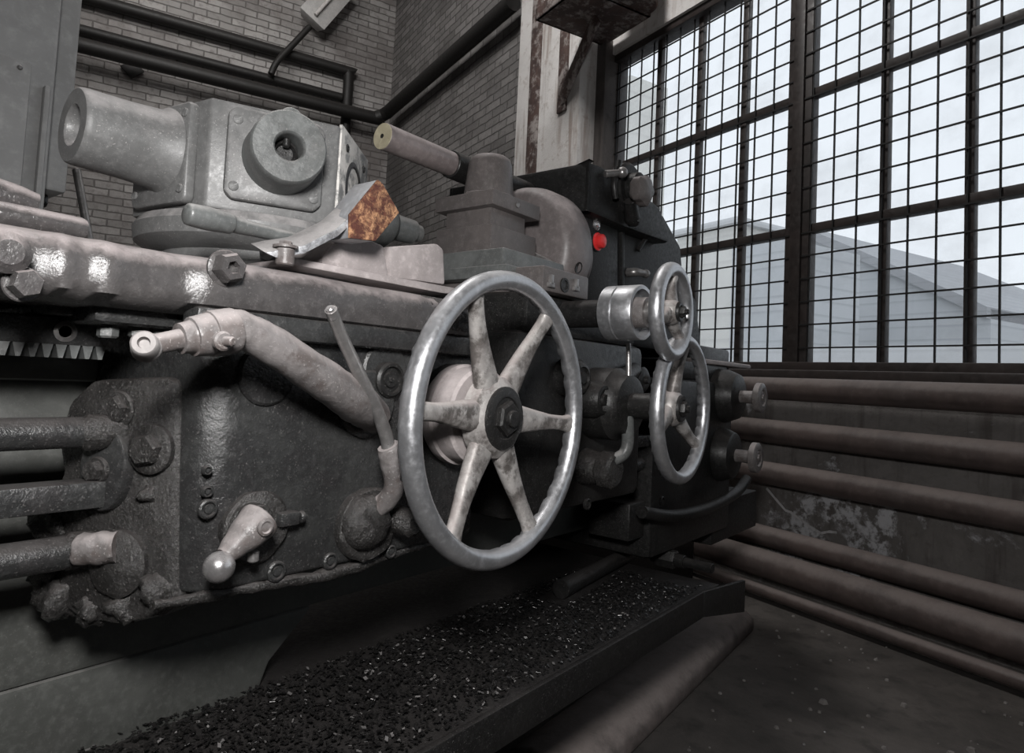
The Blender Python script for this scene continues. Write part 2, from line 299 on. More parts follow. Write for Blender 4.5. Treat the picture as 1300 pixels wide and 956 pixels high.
# ---- window: frame, mullions, sashes, glass, grille
win = turned(MB().box((NW+.02,WT0,WZ0), (NW+.14,WT1,WZ0+.045), .004, AX).box((NW+.02,WT0,WZ1-.05), (NW+.14,WT1,WZ1), .004, AX)
    .box((NW+.06,WT1-.04,WZ0), (NW+.13,WT1,WZ1), .004, AX).box((NW+.02,WT0,WZ0), (NW+.14,WT0+.05,WZ1), .004, AX), 'window_1', 'frame'); tag(win, kind=S)
mull = [2.11, .21, -1.69]
for k in mull:
    turned(MB().box((NW+.05,k-.068,WZ0), (NW+.11,k+.068,WZ1), .004, AX).box((NW+.035,k-.03,WZ0), (NW+.052,k+.03,WZ1), .003, AX), 'mullion', 'frame', win)
for z in (.805, 1.488):
    turned(MB().box((NW+.06,WT0,z-.023), (NW+.105,WT1,z+.023), .004, AX), 'transom', 'frame', win)
bars_t = [3.16, 2.81, 2.475, 1.685, 1.335, .98, .62, -.16, -.52, -.87, -1.22]
for k in bars_t:
    turned(MB().box((NW+.065,k-.019,WZ0), (NW+.10,k+.019,WZ1), .004, AX), 'glazing_bar', 'frame', win)
turned(MB().box((NW+.075,WT0+.02,WZ0+.02), (NW+.079,WT1-.02,WZ1-.02), 0, AX), 'glass_pane', 'glass', win)
g = MB(); rd = .0036
t = WT0+.06
cell = .1165
tt = [3.55-.1165*i for i in range(60)]
for k in tt:
    if k > WT0: g.box((NW+.055-rd,k-rd,WZ0), (NW+.055+rd,k+rd,WZ1), 0, AX)
zz = WZ0+.045+.07
while zz < WZ1:
    g.box((NW+.048-rd,WT0,zz-rd), (NW+.048+rd,WT1,zz+rd), 0, AX); zz += .1135
turned(g, 'security_grille', 'grille', win)

# ---- wall pipes below the window
def wall_pipe(z, r, n, label, t0=-4.8, t1=4.4):
    o = MB().cyl(W(n,t0,z), W(n,t1,z), r, n=32); 
    for k in (3.0, .6, -2.): o.lathe(W(n,k,z)-TV*.02, TV, [(0,r*.98),(.002,r*1.04),(.038,r*1.04),(.04,r*.98)], 32)
    return tag(turned(o, 'heating_pipe', 'pipe'), label, 'pipe', 'pipes along the window wall')
def bracket(t, z, n, r): pass
wall_pipe(.010, .054, NW-.10, 'brown heating pipe directly under the window sill, topmost of the wall pipes')
wall_pipe(-.195, .056, NW-.10, 'brown heating pipe second below the window sill')
wall_pipe(-.395, .054, NW-.10, 'brown heating pipe third below the sill, just above the flaking plaster')
wall_pipe(-.705, .05, NW-.06, 'brown pipe running low along the wall right behind the thicker floor pipe')
wall_pipe(-.805, .064, NW-.17, 'thick brown pipe running along the wall just above the floor')
wall_pipe(-.905, .026, NW-.24, 'thin brown pipe lowest of all, beside the floor edge')
sc_ = [P(x,y,n=NW-.003) for x, y in ((973,620),(984,633),(997,648),(1003,650),(1030,670),(1042,677),(1052,675),(1062,676))]
m = MB()
for a, b_ in zip(sc_, sc_[1:]):
    s_ = (b_-a).normalized().cross(NV)*.006; m.hexa([a-s_, b_-s_*.8, b_+s_*.8, a+s_], [p+NV*.006 for p in (a-s_, b_-s_*.8, b_+s_*.8, a+s_)], 0)
tag(turned(m, 'trim_5', 'scar'), kind=S)      # pale line scratched in the plaster
# ---- dark pipes on the far brick wall
nf = TF-.09
def far_pipe(pts, r, label, name='conduit_pipe', mat='darkpipe', cat='pipe'):
    return tag(turned(MB().tube(pts, r, 16, 5), name, mat), label, cat, 'pipes on the brick walls')
far_pipe([W(-3.4,nf,3.60), W(0,nf,3.61), W(2.16,nf,3.61), W(2.24,nf,3.60), W(2.27,nf,3.53), W(2.27,nf,3.0), W(2.27,nf,1.2)], .062, 'dark pipe high on the far brick wall that bends straight down near the corner')
far_pipe([W(-3.4,nf,3.27), W(0,nf,3.27), W(2.2,nf,3.27)], .052, 'dark middle pipe of three crossing the far brick wall')
far_pipe([W(-3.4,nf-.16,3.05), W(0,nf-.16,3.05), W(2.45,nf-.16,3.06), W(2.60,nf-.18,3.08), W(2.68,nf-.25,3.12), W(2.70,nf-.6,3.14), W(2.70,5,3.14), W(2.70,4.72,3.14)], .075, 'thick dark pipe crossing the far wall and turning onto the right brick wall')
a_ = P(393,34,t=nf-.12); b_ = P(352,78,t=nf-.12); c_ = P(344,94,t=nf-.12)
far_pipe([a_, a_.lerp(b_,.5), b_, c_], .035, 'dark thin slanting pipe below the pale lamp on the far wall', 'stub_pipe')
lam = empty('fluorescent_lamp', P(412,10,t=nf-.1), 'pale trough lamp fixed high on the far brick wall at the picture top', 'lamp')
l0, l1 = P(395,26,t=nf-.15), P(438,-22,t=nf-.15); dl = (l1-l0).normalized(); sd = TV.cross(dl)
build(MB().hexa([l0-sd*.17-TV*.05, l0+sd*.17-TV*.05, l0+sd*.12+TV*.1, l0-sd*.12+TV*.1], [l1-sd*.17-TV*.05, l1+sd*.17-TV*.05, l1+sd*.12+TV*.1, l1-sd*.12+TV*.1], .01), 'lamp_housing', 'lampgrey', lam)
build(MB().cyl(l0+dl*.05-TV*.075, l1-dl*.02-TV*.075, .022), 'lamp_tube', 'white', lam)
# hole left in the brickwork, its shade drawn as a small dark square on its corner
q = P(168,88,t=TF-.02)
tag(turned(MB().hexa([q+NV*.11, q+UZ*.11, q-NV*.11, q-UZ*.11], [q+NV*.11-TV*.02, q+UZ*.11-TV*.02, q-NV*.11-TV*.02, q-UZ*.11-TV*.02], .003), 'hole_plate', 'darkpipe', ang=_wn), 'small dark diamond plate standing for a hole in the far brick wall', 'plate')
# ---- rusty bracket shelf on the pilaster above the window corner
k0 = P(770,58,n=NW-.02); zs = k0.z; ts = k0.dot(TV)
k1 = P(672,32,Z=zs); n1_ = k1.dot(NV); k2 = P(842,28,Z=zs); t2_ = k2.dot(TV)
sh = empty('bracket_shelf', W(NW-.2,ts,zs), 'rusty iron bracket shelf with a slanting brace, high on the white pilaster', 'shelf')
build(MB().box((n1_,t2_,zs), (NW-.03,ts+.02,zs+.012), .003, AX).box((n1_,t2_,zs), (n1_+.02,ts+.02,zs+.09), .003, AX).box((n1_,ts,zs), (NW-.03,ts+.02,zs+.09), .003, AX).box((n1_,t2_,zs), (NW-.03,t2_+.02,zs+.09), .003, AX), 'shelf_tray', 'rustiron', sh)
nb = NW-.2
bt, bb = P(758,22,Z=zs-.02), P(712,128,n=nb-.02)
sd = (bt-bb).normalized().cross(NV).normalized()*.05
build(MB().hexa([bb-sd-NV*.012, bb+sd-NV*.012, bb+sd+NV*.012, bb-sd+NV*.012], [bt-sd-NV*.012, bt+sd-NV*.012, bt+sd+NV*.012, bt-sd+NV*.012], .003), 'brace', 'rustiron', sh)
build(MB().box((nb-.02,bb.dot(TV)-.05,bb.z-.08), (nb+.004,bb.dot(TV)+.05,bb.z+.55), .004, AX), 'wall_plate', 'rustiron', sh)
q0, q1 = P(752,30,Z=zs-.02), P(800,42,Z=zs-.02)
build(MB().lathe(P(800,8,Z=zs+.012), UZ, [(0,.16),(.01,.17),(.22,.17),(.23,.16)], 32), 'shelf_drum', 'rustiron', sh)

# ---- grey electric cabinet standing behind the machine, at the left
cab = empty('electric_cabinet', (.28,2.1,-H), 'tall grey steel control cabinet standing behind the lathe at the left edge', 'cabinet')
cy = 1.95; xr = P(70,120,Y=cy).x; xr2 = P(92,120,Y=cy+.12).x; zb = P(60,243,Y=cy+.12).z
build(MB().box((xr-1.5,cy,-H), (xr,cy+.5,1.9), .012), 'cabinet_body', 'cabinet', cab)
dx = P(33,150,Y=cy).x; dz = P(33,80,Y=cy).z
build(MB().box((dx-.7,cy-.014,-.5), (dx,cy,dz), .006), 'cabinet_door', 'cabinet', cab)
build(MB().box((xr-.002,cy+.1,zb), (xr2,cy+.5,1.05), .01), 'side_box', 'cabinet', cab)
build(MB().box((P(52,130,Y=cy).x,cy-.02,-.4), (P(60,130,Y=cy).x,cy,P(55,110,Y=cy).z), .004), 'hinge_strip', 'cabinet', cab)
build(MB().lathe(P(25,86,Y=cy-.014), -YA, [(0,.006),(.004,.006),(.006,.004)], 12), 'cabinet_screw', 'steel', cab)
build(MB().box((xr+.01,cy+.16,zb-.035), (xr2-.02,cy+.42,zb+.004), .01), 'cable_gland', 'glossblack', cab)
# thin rod leaning against the far side
r0, r1 = P(97,215,Y=2.75), P(111,292,Y=2.72)
tag(build(MB().cyl(r0, r0+(r1-r0)*4.0, .014), 'iron_rod', 'steel'), 'thin iron rod leaning behind the lathe below the grey cabinet', 'rod')

# ---- outside: yard and buildings beyond the window
yd = MB().box((NW+.4,-60,-H-2.3), (90,60,-H-2.0), 0, AX); tag(turned(yd, 'exterior_yard', 'yard'), kind=S)
def bld(name, pts, n0, n1, mat, roofmat, label, roof_h=.5):
    """gabled or flat building: outline (t,z) pulled along n"""
    root = empty(name, W(n0, sum(p[0] for p in pts)/len(pts), -H-2.0), label, 'building')
    turned(MB().hexa([W(n0,t,z) for t, z in pts], [W(n1,t,z) for t, z in pts], 0), 'facade', mat, root)
    return root
def TZ(px, py, n): q = P(px, py, n=n); return q.dot(TV), q.z
n_a = 26.
za = -H-2.0
p0, p1, p2, p3 = TZ(1018,288,n_a), TZ(1100,322,n_a), TZ(1258,392,n_a), TZ(935,262,n_a)
hall = bld('exterior_hall', [(p0[0]+1.5,za), (p0[0]+1.5,p0[1]-.2), (p0[0],p0[1]), (p1[0],p1[1]), (p2[0],p2[1]), (p2[0],za)], n_a, n_a+14, 'sidingblue', 'slate', 'blue grey hall with a roof slanting down to the right, beyond the window')
e = [p0, p1, p2]
for a, b_ in zip(e, e[1:]):
    turned(MB().hexa([W(n_a-.3,a[0],a[1]+.05), W(n_a-.3,b_[0],b_[1]+.05), W(n_a-.3,b_[0],b_[1]-.35), W(n_a-.3,a[0],a[1]-.35)], [W(n_a+14,a[0],a[1]+.05), W(n_a+14,b_[0],b_[1]+.05), W(n_a+14,b_[0],b_[1]-.35), W(n_a+14,a[0],a[1]-.35)], 0), 'roof_slope', 'slate', hall)
n_b = 19.
b0, b1, b2 = TZ(930,306,n_b), TZ(1002,303,n_b), TZ(870,318,n_b)
shop = bld('exterior_workshop', [(b0[0],za), (b0[0],b0[1]), (b1[0],b1[1]), (b1[0],za)], n_b, n_b+4, 'sidingblue', 'slate', 'low blue grey sided workshop seen left of the wide mullion')
c0, c1 = TZ(860,300,n_b+5), TZ(938,285,n_b+5)
house = bld('exterior_house', [(c0[0],za), (c0[0],c0[1]), (c1[0],c1[1]), (c1[0],za)], n_b+5, n_b+12, 'cream', 'slate', 'cream rendered house beyond the window, right of the headstock')
turned(MB().box((n_b+4.6,c1[0]-.3,c1[1]), (n_b+12.2,c0[0]+.3,c1[1]+.28), .02, AX), 'flat_roof', 'sidinggrey', house)
d0, d1 = TZ(740,60,n_b+6), TZ(800,95,n_b+6)
bld('exterior_tower', [(d0[0],za), (d0[0],d1[1]), (d1[0],d1[1]), (d1[0],za)], n_b+6, n_b+9, 'cream', 'slate', 'tall cream block filling the leftmost window panes')
f0, f1 = TZ(1240,388,n_a+16), TZ(1420,400,n_a+16)
bld('exterior_shed', [(f0[0],za), (f0[0],f0[1]), (f1[0],f1[1]), (f1[0],za)], n_a+16, n_a+22, 'sidinggrey', 'slate', 'pale distant shed low in the rightmost window panes')
g0, g1 = TZ(1020,440,n_b-2), TZ(1420,404,n_b-2)
bld('exterior_fence', [(g0[0]+3,za), (g0[0]+3,g0[1]), (g1[0],g0[1]), (g1[0],za)], n_b-2, n_b-1.8, 'sidinggrey', 'slate', 'long pale grey boarded fence low beyond the window')
# ================================================================== THE TURRET LATHE
L = empty('turret_lathe', (.9,1.0,-H), 'huge dusty black and grey turret lathe with spoked handwheels, filling the picture', 'lathe')
FY = .69                       # front plane of the left apron
ZS = .295                      # spindle height above eye level
YS = .96                       # spindle line
def part(mb, name, mat, parent=None, label=None, sharp=40):
    o = build(mb, name, mat, parent or L, sharp=sharp); 
    if label: o['label'] = label
    return o
# ---- bed, feet, chip pan
bed = part(MB().box((-1.6,.955,-.40), (2.6,1.30,-.02), .012).box((-1.6,.93,-.03), (2.6,1.32,.012), .008), 'bed', 'bed')
part(MB().xz([(-1.6,-.40), (-1.6,-.52), (.62,-.52), (.64,-.47), (.72,-.398)], .956, 1.299, .01), 'bed_foot', 'bed', bed)
part(MB().box((1.75,1.22,-H), (3.0,1.45,-.05), .02), 'bed_foot', 'black')
part(MB().box((-1.6,1.22,-H), (1.5,1.40,-.52), .02), 'base_box', 'black')
part(MB().xz([(-1.6,-.523), (1.74,-.523), (1.74,-.507), (-1.6,-.507)], .64, 1.42, .002), 'chip_pan', 'black')
part(MB().hexa([Vector((-1.6,.632,-.56)), Vector((-1.6,.644,-.56)), Vector((-1.6,.644,-.498)), Vector((-1.6,.632,-.498))], [Vector((1.62,.632,-.56)), Vector((1.62,.644,-.56)), Vector((1.62,.644,-.498)), Vector((1.62,.632,-.498))], .003)
     .hexa([Vector((1.62,.632,-.56)), Vector((1.62,.644,-.56)), Vector((1.62,.644,-.498)), Vector((1.62,.632,-.498))], [Vector((1.86,.612,-.60)), Vector((1.86,.624,-.60)), Vector((1.86,.624,-.515)), Vector((1.86,.612,-.515))], .003), 'pan_lip', 'black')
# ---- rack and gib under the saddle at the left
m = MB(); zt0, zt1 = P(70,438,Y=.80).z, P(70,454,Y=.80).z; xk = P(148,440,Y=.80).x
m.box((-.9,.80,zt0), (xk,.955,P(70,402,Y=.80).z), .004); x = -.30; pt = .0125
rk = part(m, 'rack', 'dark')
m = MB()
while x < xk-.01:
    m.xz([(x-pt*.42,zt0+.001), (x-pt*.16,zt1), (x+pt*.16,zt1), (x+pt*.42,zt0+.001)], .802, .86, 0); x += pt
part(m, 'rack_teeth', 'boss', rk)
part(MB().lathe(P(82,421,Y=.802), -YA, [(0,.011),(.003,.011),(.004,.007),(.002,.006)], 20), 'rack_screw', 'steel', rk)
# ---- turret saddle
xs0, xs1 = -.60, P(588,385,Y=.70).x
sec = [(.662,.060), (.660,.070), (.660,.090), (.664,.099), (.671,.106), (.682,.1105), (.71,.113), (.92,.118), (1.32,.118), (1.32,.05), (.70,.05)]
def rip(x):
    u = min(1, max(0, (.352-x)/.036)); k = .014*u*u*(3-2*u)+.0022*math.sin(x*37)
    return k-.008*math.exp(-((x-.252)/.013)**2)-.009*math.exp(-((x-.217)/.013)**2)-.006*math.exp(-((x-.08)/.02)**2)
m = MB(); xs = [xs0]+[-.1+.005*i for i in range(180) if -.1+.005*i < xs1-.05]; ins = [0]*len(xs); xs += [xs1-.035, xs1-.012, xs1]; ins += [0,.010,.030]
rings = []
for x, k in zip(xs, ins): rings.append([m.bm.verts.new((x, y+(k if y < .7 else 0)+(rip(x) if y < .69 else 0), z-(k*.6 if z > .1 else 0))) for y, z in sec])
for A, B in zip(rings, rings[1:]):
    for i in range(len(sec)): m.bm.faces.new((A[i], A[(i+1) % len(sec)], B[(i+1) % len(sec)], B[i]))
m.bm.faces.new(rings[0][::-1]); m.bm.faces.new(rings[-1]); bmesh.ops.recalc_face_normals(m.bm, faces=m.bm.faces[:])
saddle = part(m, 'saddle', 'saddle', sharp=60)
# fluted drip bead along the saddle's lower edge and corroded end
g_ = MB(); gx = 46; gz = 16; gv = []
for i in range(gx+1):
    for j in range(gz+1):
        u, v = i/gx, j/gz; x = xs1-.115+.098*u; z = .064+.046*v; e = math.sin(math.pi*u)**.5*math.sin(math.pi*v)**.5 if 0 < u < 1 and 0 < v < 1 else 0
        yb = .66+(.012*max(0,(v-.45)/.55)**2)+(.03*max(0,(u-.85)/.15)**2)
        gv.append(g_.bm.verts.new((x, yb+.004-e*(.0065+.008*noise.fractal(Vector((x*90,z*90,1)), .8, 2., 4)), z)))
for i in range(gx):
    for j in range(gz): g_.bm.faces.new((gv[i*(gz+1)+j], gv[(i+1)*(gz+1)+j], gv[(i+1)*(gz+1)+j+1], gv[i*(gz+1)+j+1]))
part(g_, 'grease_crust', 'crud', saddle, None, 80)
def hexplug(px, py, Y, r, mat='lever', axis=-YA, parent=None, h=.016, sock=True, name='hex_plug'):
    p = P(px, py, Y=Y); mb = MB().lathe(p, axis, [(0,r*1.18),(.003,r*1.18),(.004,r*1.1)], 28).hexn(p+Vector(axis)*.003, axis, r, h, .004, .3)
    if sock: mb = MB().lathe(p, axis, [(0,r*1.18),(.003,r*1.18),(.004,r*1.1)], 28).lathe(p+Vector(axis)*.003, axis, [(0,r),(h-.004,r),(h,r*.82),(h,r*.42),(h-.009,r*.36),(h-.009,0)], 6, ph=.3)
    return part(mb, name, mat, parent)
hexplug(285,341,.664,.0165,'saddle',parent=saddle)
hexplug(27,361,.66,.0125,'saddle',parent=saddle,sock=False)
q = P(4,322,Y=.66); part(MB().lathe(q, -YA, [(0,.017),(.012,.017),(.018,.010),(.018,0)], 24), 'round_plug', 'saddle', saddle)
# clamp blocks under the saddle
q0, q1 = P(62,380,Y=.77), P(128,404,Y=.77); part(MB().box((q0.x,.77,q1.z), (q1.x,.93,q0.z), .004), 'gib_block', 'dark', saddle)
q0, q1 = P(120,384,Y=.72), P(222,418,Y=.72); part(MB().box((q0.x,.72,q1.z), (q1.x+.05,.95,q0.z+.01), .008), 'gib_block', 'dark', saddle)
for px in (137, 176, 203):
    part(MB().lathe(P(px,419,Y=.75)+ZA*.004, -ZA, [(0,.010),(.010,.010),(.012,.008)], 6), 'gib_bolt', 'boss', saddle)
# stop lever and strap on the saddle's left top
m = MB(); a, b_ = P(-40,236,Y=.80), P(44,263,Y=.80); m.tube([a, a.lerp(b_,.6), b_], [.017,.0165,.014], 16, 4)
part(m, 'stop_lever', 'saddle', saddle)
a, b_ = P(-40,266,Y=.77), P(104,292,Y=.77)
part(MB().tube([a, a.lerp(b_,.5), b_-(b_-a)*.03, b_], [.0175,.0175,.0165,.009], 16, 3, (1,.75)), 'strap_bar', 'saddle', saddle)
# ---- turret: round base, hexagonal head, tools
tc_ = Vector((.565, YS, 0)); zb0, zb1, zt = .118, .205, .352; TR = 7
part(MB().lathe(tc_+ZA*zb0, ZA, [(0,.185),(.012,.185),(.016,.135),(.040,.13),(.045,.150),(.055,.165),(.075,.168),(zb1-zb0,.160)], 64), 'turret_base', 'turret')
a, b_ = P(240,272,Y=.735), P(372,303,Y=.735)
part(MB().tube([a-(b_-a)*.04, a, a+(b_-a)*.16, a+(b_-a)*.35, a+(b_-a)*.42, a+(b_-a)*.7, b_], [.006,.0125,.0135,.012,.0095,.0085,.008], 18, 5), 'clamp_handle', 'boss', None, None)
a2 = P(372,303,Y=.735); part(MB().cyl(a2-XA*.005, a2+Vector((.02,.09,-.008)), .010), 'clamp_shaft', 'boss')
RH = .17
hexpts = [(tc_.x+RH*math.cos(math.radians(k)), tc_.y+RH*math.sin(math.radians(k))) for k in range(30+TR,390,60)]
m = MB(); inset = 0
low = [(tc_.x+(x-tc_.x)*.99, tc_.y+(y-tc_.y)*.99) for x, y in hexpts]
m.hexa([Vector((x,y,zb1)) for x, y in low], [Vector((x,y,zt)) for x, y in hexpts], .004)
turret = part(m, 'turret_head', 'turret', None, None)
ap = RH*math.cos(math.pi/6)
def face(ang, u, v, d=0):
    """point on a turret side: u along it, v up from the spindle height, d outward"""
    a = math.radians(ang+TR); n_ = Vector((math.cos(a), math.sin(a), 0)); t_ = Vector((-math.sin(a), math.cos(a), 0))
    return tc_ + n_*(ap+d) + t_*u + ZA*(.281+v)
def fdir(ang): a = math.radians(ang+TR); return Vector((math.cos(a), math.sin(a), 0))
def fplate(ang, hw, h0, h1, d, bev=.004, ch=.012):
    pts = [(-hw+ch,h0),(hw-ch,h0),(hw,h0+ch),(hw,h1-ch),(hw-ch,h1),(-hw+ch,h1),(-hw,h1-ch),(-hw,h0+ch)]
    return MB().hexa([face(ang,u,v,-.002) for u, v in pts], [face(ang,u,v,d) for u, v in pts], bev)
def screw(ang, u, v, d, parent, r=.0065, mat='turret', name='slotted_screw'):
    p = face(ang,u,v,d); ax = fdir(ang); t_ = Vector((-ax.y, ax.x, 0))
    sl = (t_*.8+ZA*.6).normalized(); w_ = sl.cross(ax)*.0009
    mb = MB().lathe(p-ax*.001, ax, [(0,r),(.0025,r),(.0035,r*.8)], 20)
    mb.hexa([p+ax*.0026-sl*r*.85-w_, p+ax*.0026+sl*r*.85-w_, p+ax*.0026+sl*r*.85+w_, p+ax*.0026-sl*r*.85+w_], [p+ax*.0031-sl*r*.85-w_, p+ax*.0031+sl*r*.85-w_, p+ax*.0031+sl*r*.85+w_, p+ax*.0031-sl*r*.85+w_], 0)
    return part(mb, name, mat, parent)
# long bored socket pointing left
fl = part(fplate(180,.062,-.070,.066,.014,.004,.006), 'tool_flange', 'turret', turret)
for u, v in ((-.052,.05), (-.052,-.052), (.052,.05), (.052,-.052)): screw(180,u,v,.014,turret,.006)
p = face(180,0,.006,.008)
part(MB().lathe(p, -XA, [(0,.060),(.006,.058),(.012,.0535),(.05,.0505),(.105,.0485),(.110,.0475),(.112,.0455),(.112,.0265),(.110,.0245),(.10,.0235),(.03,.0225),(.03,0)], 48), 'tool_socket', 'turret', turret)
# short socket on the plate facing the viewer
fp = part(fplate(240,.064,-.062,.064,.010,.005,.010), 'tool_flange', 'turret', turret)
for u, v in ((-.052,.045), (-.052,-.045), (.052,.045), (.052,-.045)): screw(240,u,v,.010,turret)
p = face(240,.006,.004,.008)
part(MB().lathe(p, fdir(240), [(0,.052),(.004,.050),(.05,.0485),(.060,.0475),(.062,.0455),(.062,.0205),(.060,.0185),(.055,.0175),(.02,.0175),(.02,0)], 48), 'tool_socket', 'boss', turret)
part(MB().cyl(p+fdir(240)*.020+ZA*.0365, p+fdir(240)*.060+ZA*.0365, .0155), 'socket_lug', 'boss', turret)
part(MB().lathe(p+fdir(240)*.0195, fdir(240), [(0,.0165),(.010,.0165),(.012,.013),(.004,.011),(.004,0)], 28).cyl(p+fdir(240)*.034+ZA*.018, p+fdir(240)*.034+ZA*.006, .005), 'bore_screw', 'black', turret)
# worn side with an empty hole
p = face(300,-.002,-.004,.0015)
part(MB().lathe(p-fdir(300)*.002, fdir(300), [(0,.046),(.0035,.046),(.0045,.044),(.0045,.038),(.003,.0365),(.0012,.0365),(.0012,0)], 40), 'empty_tool_hole', 'black', turret)
m = fplate(300,.081,-.082,.0745,.0025,.001,.001); part(m, 'worn_face', 'turretworn', turret)
for u, v in ((-.05,.05), (.052,.05), (-.05,-.05), (.052,-.05)): part(MB().lathe(face(300,u,v,.002), fdir(300), [(0,.006),(.002,.006),(.003,.004),(.0005,.004)], 14), 'bolt_hole', 'black', turret)
# tool holder pointing at the chuck
p = face(0,0,0,-.002)
part(MB().lathe(p, XA, [(0,.06),(.015,.06),(.017,.05),(.10,.048),(.125,.046),(.14,.034),(.142,.026),(.20,.024),(.202,.018),(.22,.017)], 36), 'tool_socket', 'boss', turret)
part(MB().lathe(tc_+ZA*zt, ZA, [(0,.05),(.012,.05),(.018,.03)], 32), 'turret_nut', 'turret', turret)
# ---- dust covered way covers at the saddle's right end
def slab(pix, y0, y1, name, mat, bev=.004, dy=0):
    return part(MB().hexa([P(x,y,Y=y0) for x, y in pix], [P(x,y,Y=y0)+Vector((0,y1-y0,dy)) for x, y in pix], bev), name, mat)
slab([(372,327),(580,366),(578,374),(560,372),(372,336)], .735, .85, 'wiper_plate', 'dusty', .002)
slab([(409,326),(426,306),(470,304),(488,312),(494,352),(409,336)], .745, .84, 'way_cover', 'dusty', .004)
slab([(495,313),(556,309),(564,316),(566,362),(495,352)], .745, .86, 'way_cover', 'dusty', .005)
# ---- left apron
zb = -.245
m = MB(); r = .045
pl = []
for k in range(9):
    a = math.pi+math.pi/2*k/8; pl.append((.358+r+r*math.cos(a), FY+r+r*math.sin(a)))
pl += [(.80,FY), (.815,FY+.015), (.815,.95), (.345,.95)]
m.hexa([Vector((x,y,zb)) for x, y in pl], [Vector((x,y,.056)) for x, y in pl], .006)
apron = part(m, 'apron', 'dark', sharp=50)
part(MB().box((.335,.666,.030), (.80,.70,.0585), .006), 'apron_top_rail', 'dark', apron)
# dripping lower lip
m = MB().tube([Vector((.33,FY+.012,zb-.002)), Vector((.42,FY+.006,zb-.004)), Vector((.55,FY+.006,zb-.010)), Vector((.68,FY+.01,zb-.004)), Vector((.79,FY+.012,zb))], [.005,.006,.008,.006,.004], 12, 8); m.rough(.004, 40)
part(m, 'apron_lip', 'crud', apron)
# end flange with lead screw bosses
EN = Vector((.90,.436,0)).normalized(); ED = EN.dot(Vector((.318,.80,0)))      # slanted end face of the apron gearbox
def E_(px, py, d=0): return PS(px, py, EN, ED-d)
ef = [(116,482),(210,478),(224,486),(226,764),(200,784),(150,795),(98,786),(52,752),(46,690),(58,645),(78,600),(72,560),(86,510)]
m = MB().hexa([E_(x,y) for x, y in ef], [E_(x,y)+Vector((.085,.02,0)) for x, y in ef], .010); end = part(m, 'end_flange', 'crud', apron)
def bolt_e(px, py, r, h, d=0, name='hex_bolt', parent=None, mat='crud', wr=1.3):
    p = E_(px, py, d); mb = MB().lathe(p+EN*.004, -EN, [(0,r*wr),(.006,r*wr),(.008,r*wr*.9)], 28).hexn(p-EN*.002, -EN, r, h, .004, .2); return part(mb, name, mat, parent or apron)
bolt_e(150,520,.0165,.012)
bolt_e(191,570,.0175,.013,.006,wr=1.55)
p = E_(140,594); sd_ = UZ.cross(EN).normalized()
m = MB().hexa([p+EN*.004+sd_*(.031*math.cos(k))+UZ*(.047*math.sin(k)) for k in (2*math.pi*i/36 for i in range(36))], [p-EN*.012+sd_*(.029*math.cos(k))+UZ*(.045*math.sin(k)) for k in (2*math.pi*i/36 for i in range(36))], .003); part(m, 'bearing_cover', 'dark', apron)
bolt_e(124,597,.0115,.010,.012,'cover_bolt')
p = E_(152,714); part(MB().lathe(p+EN*.006, -EN, [(0,.036),(.012,.036),(.018,.028),(.02,.0)], 32).rough(.002,50), 'bearing_cover', 'crud', apron)
a = E_(150,694,.008); b_ = E_(96,698,.022); d_ = (b_-a); part(MB().tube([a, a+d_*.4, a+d_*.9, a+d_*1.02], [.0165,.0175,.0165,.008], 18, 5).rough(.0025,90), 'shift_knob', 'lever', apron, 'dusty stub handle on the end flange')
for px, py, rr in ((74,662,.024), (84,752,.028), (66,726,.024), (205,745,.018), (108,640,.014), (196,622,.014), (118,770,.02), (160,770,.016), (86,630,.016)):
    m = MB().ball(E_(px,py,-rr*.55), rr, 28); m.rough(.011, 55); part(m, 'grease_lump', 'crud', end, None, 80)
# lead screw, feed rod and lower rod
p = P(98,549,Y=.80); part(MB().cyl(Vector((-1.6,p.y,p.z)), Vector((1.9,p.y,p.z)), .0165, n=28), 'lead_screw', 'dark')
p2_ = P(102,628,Y=.80); part(MB().box((-1.6,p2_.y-.012,p2_.z-.0145), (1.9,p2_.y+.02,p2_.z+.0145), .003), 'feed_rod', 'dark')
p3_ = P(78,702,Y=.82); part(MB().cyl(Vector((-1.6,p3_.y,p3_.z)), Vector((1.9,p3_.y,p3_.z)), .018, n=28), 'control_rod', 'dark')
for q, rr in ((p,.0185), (p3_,.020)): part(MB().lathe(Vector((.285,q.y,q.z)), XA, [(0,rr*.8),(.006,rr),(.04,rr)], 24).rough(.004,50), 'rod_gland', 'crud', end)
# ---- things on the apron front
def sock(px, py, r=.011, Y=FY, parent=apron, name='socket_screw', mat='dark'):
    p = P(px,py,Y=Y); return part(MB().lathe(p+YA*.002, -YA, [(0,r),(.005,r),(.0065,r*.85),(.0065,r*.72),(.003,r*.68),(.003,r*.45),(.0055,r*.42),(.0055,0)], 24), name, mat, parent)
for px, py, r in ((350,725,.012), (263,646,.0105), (262,624,.006), (262,597,.005), (418,712,.0105), (360,664,.008), (495,700,.009)): sock(px,py,r)
def disc(px, py, r, h, name, mat='dark', parent=apron, Y=FY, prof=None, rough=0):
    p = P(px,py,Y=Y); mb = MB().lathe(p+YA*.003, -YA, prof or [(0,r),(h,r),(h+.003,r-.003)], 40)
    if rough: mb.rough(rough,50)
    return part(mb, name, mat, parent)
disc(338,475,.036,.006,'cover_plate')
disc(462,512,.044,.012,'pivot_boss')
ey = disc(487,470,.038,.006,'sight_glass_flange','dark')
p = P(490,482,Y=FY-.006); part(MB().lathe(p, -YA, [(0,.024),(.010,.024),(.013,.021),(.013,.018),(.008,.017),(.008,.011),(.011,.010),(.011,.004),(.013,.003),(.013,0)], 32), 'sight_glass', 'black', ey)
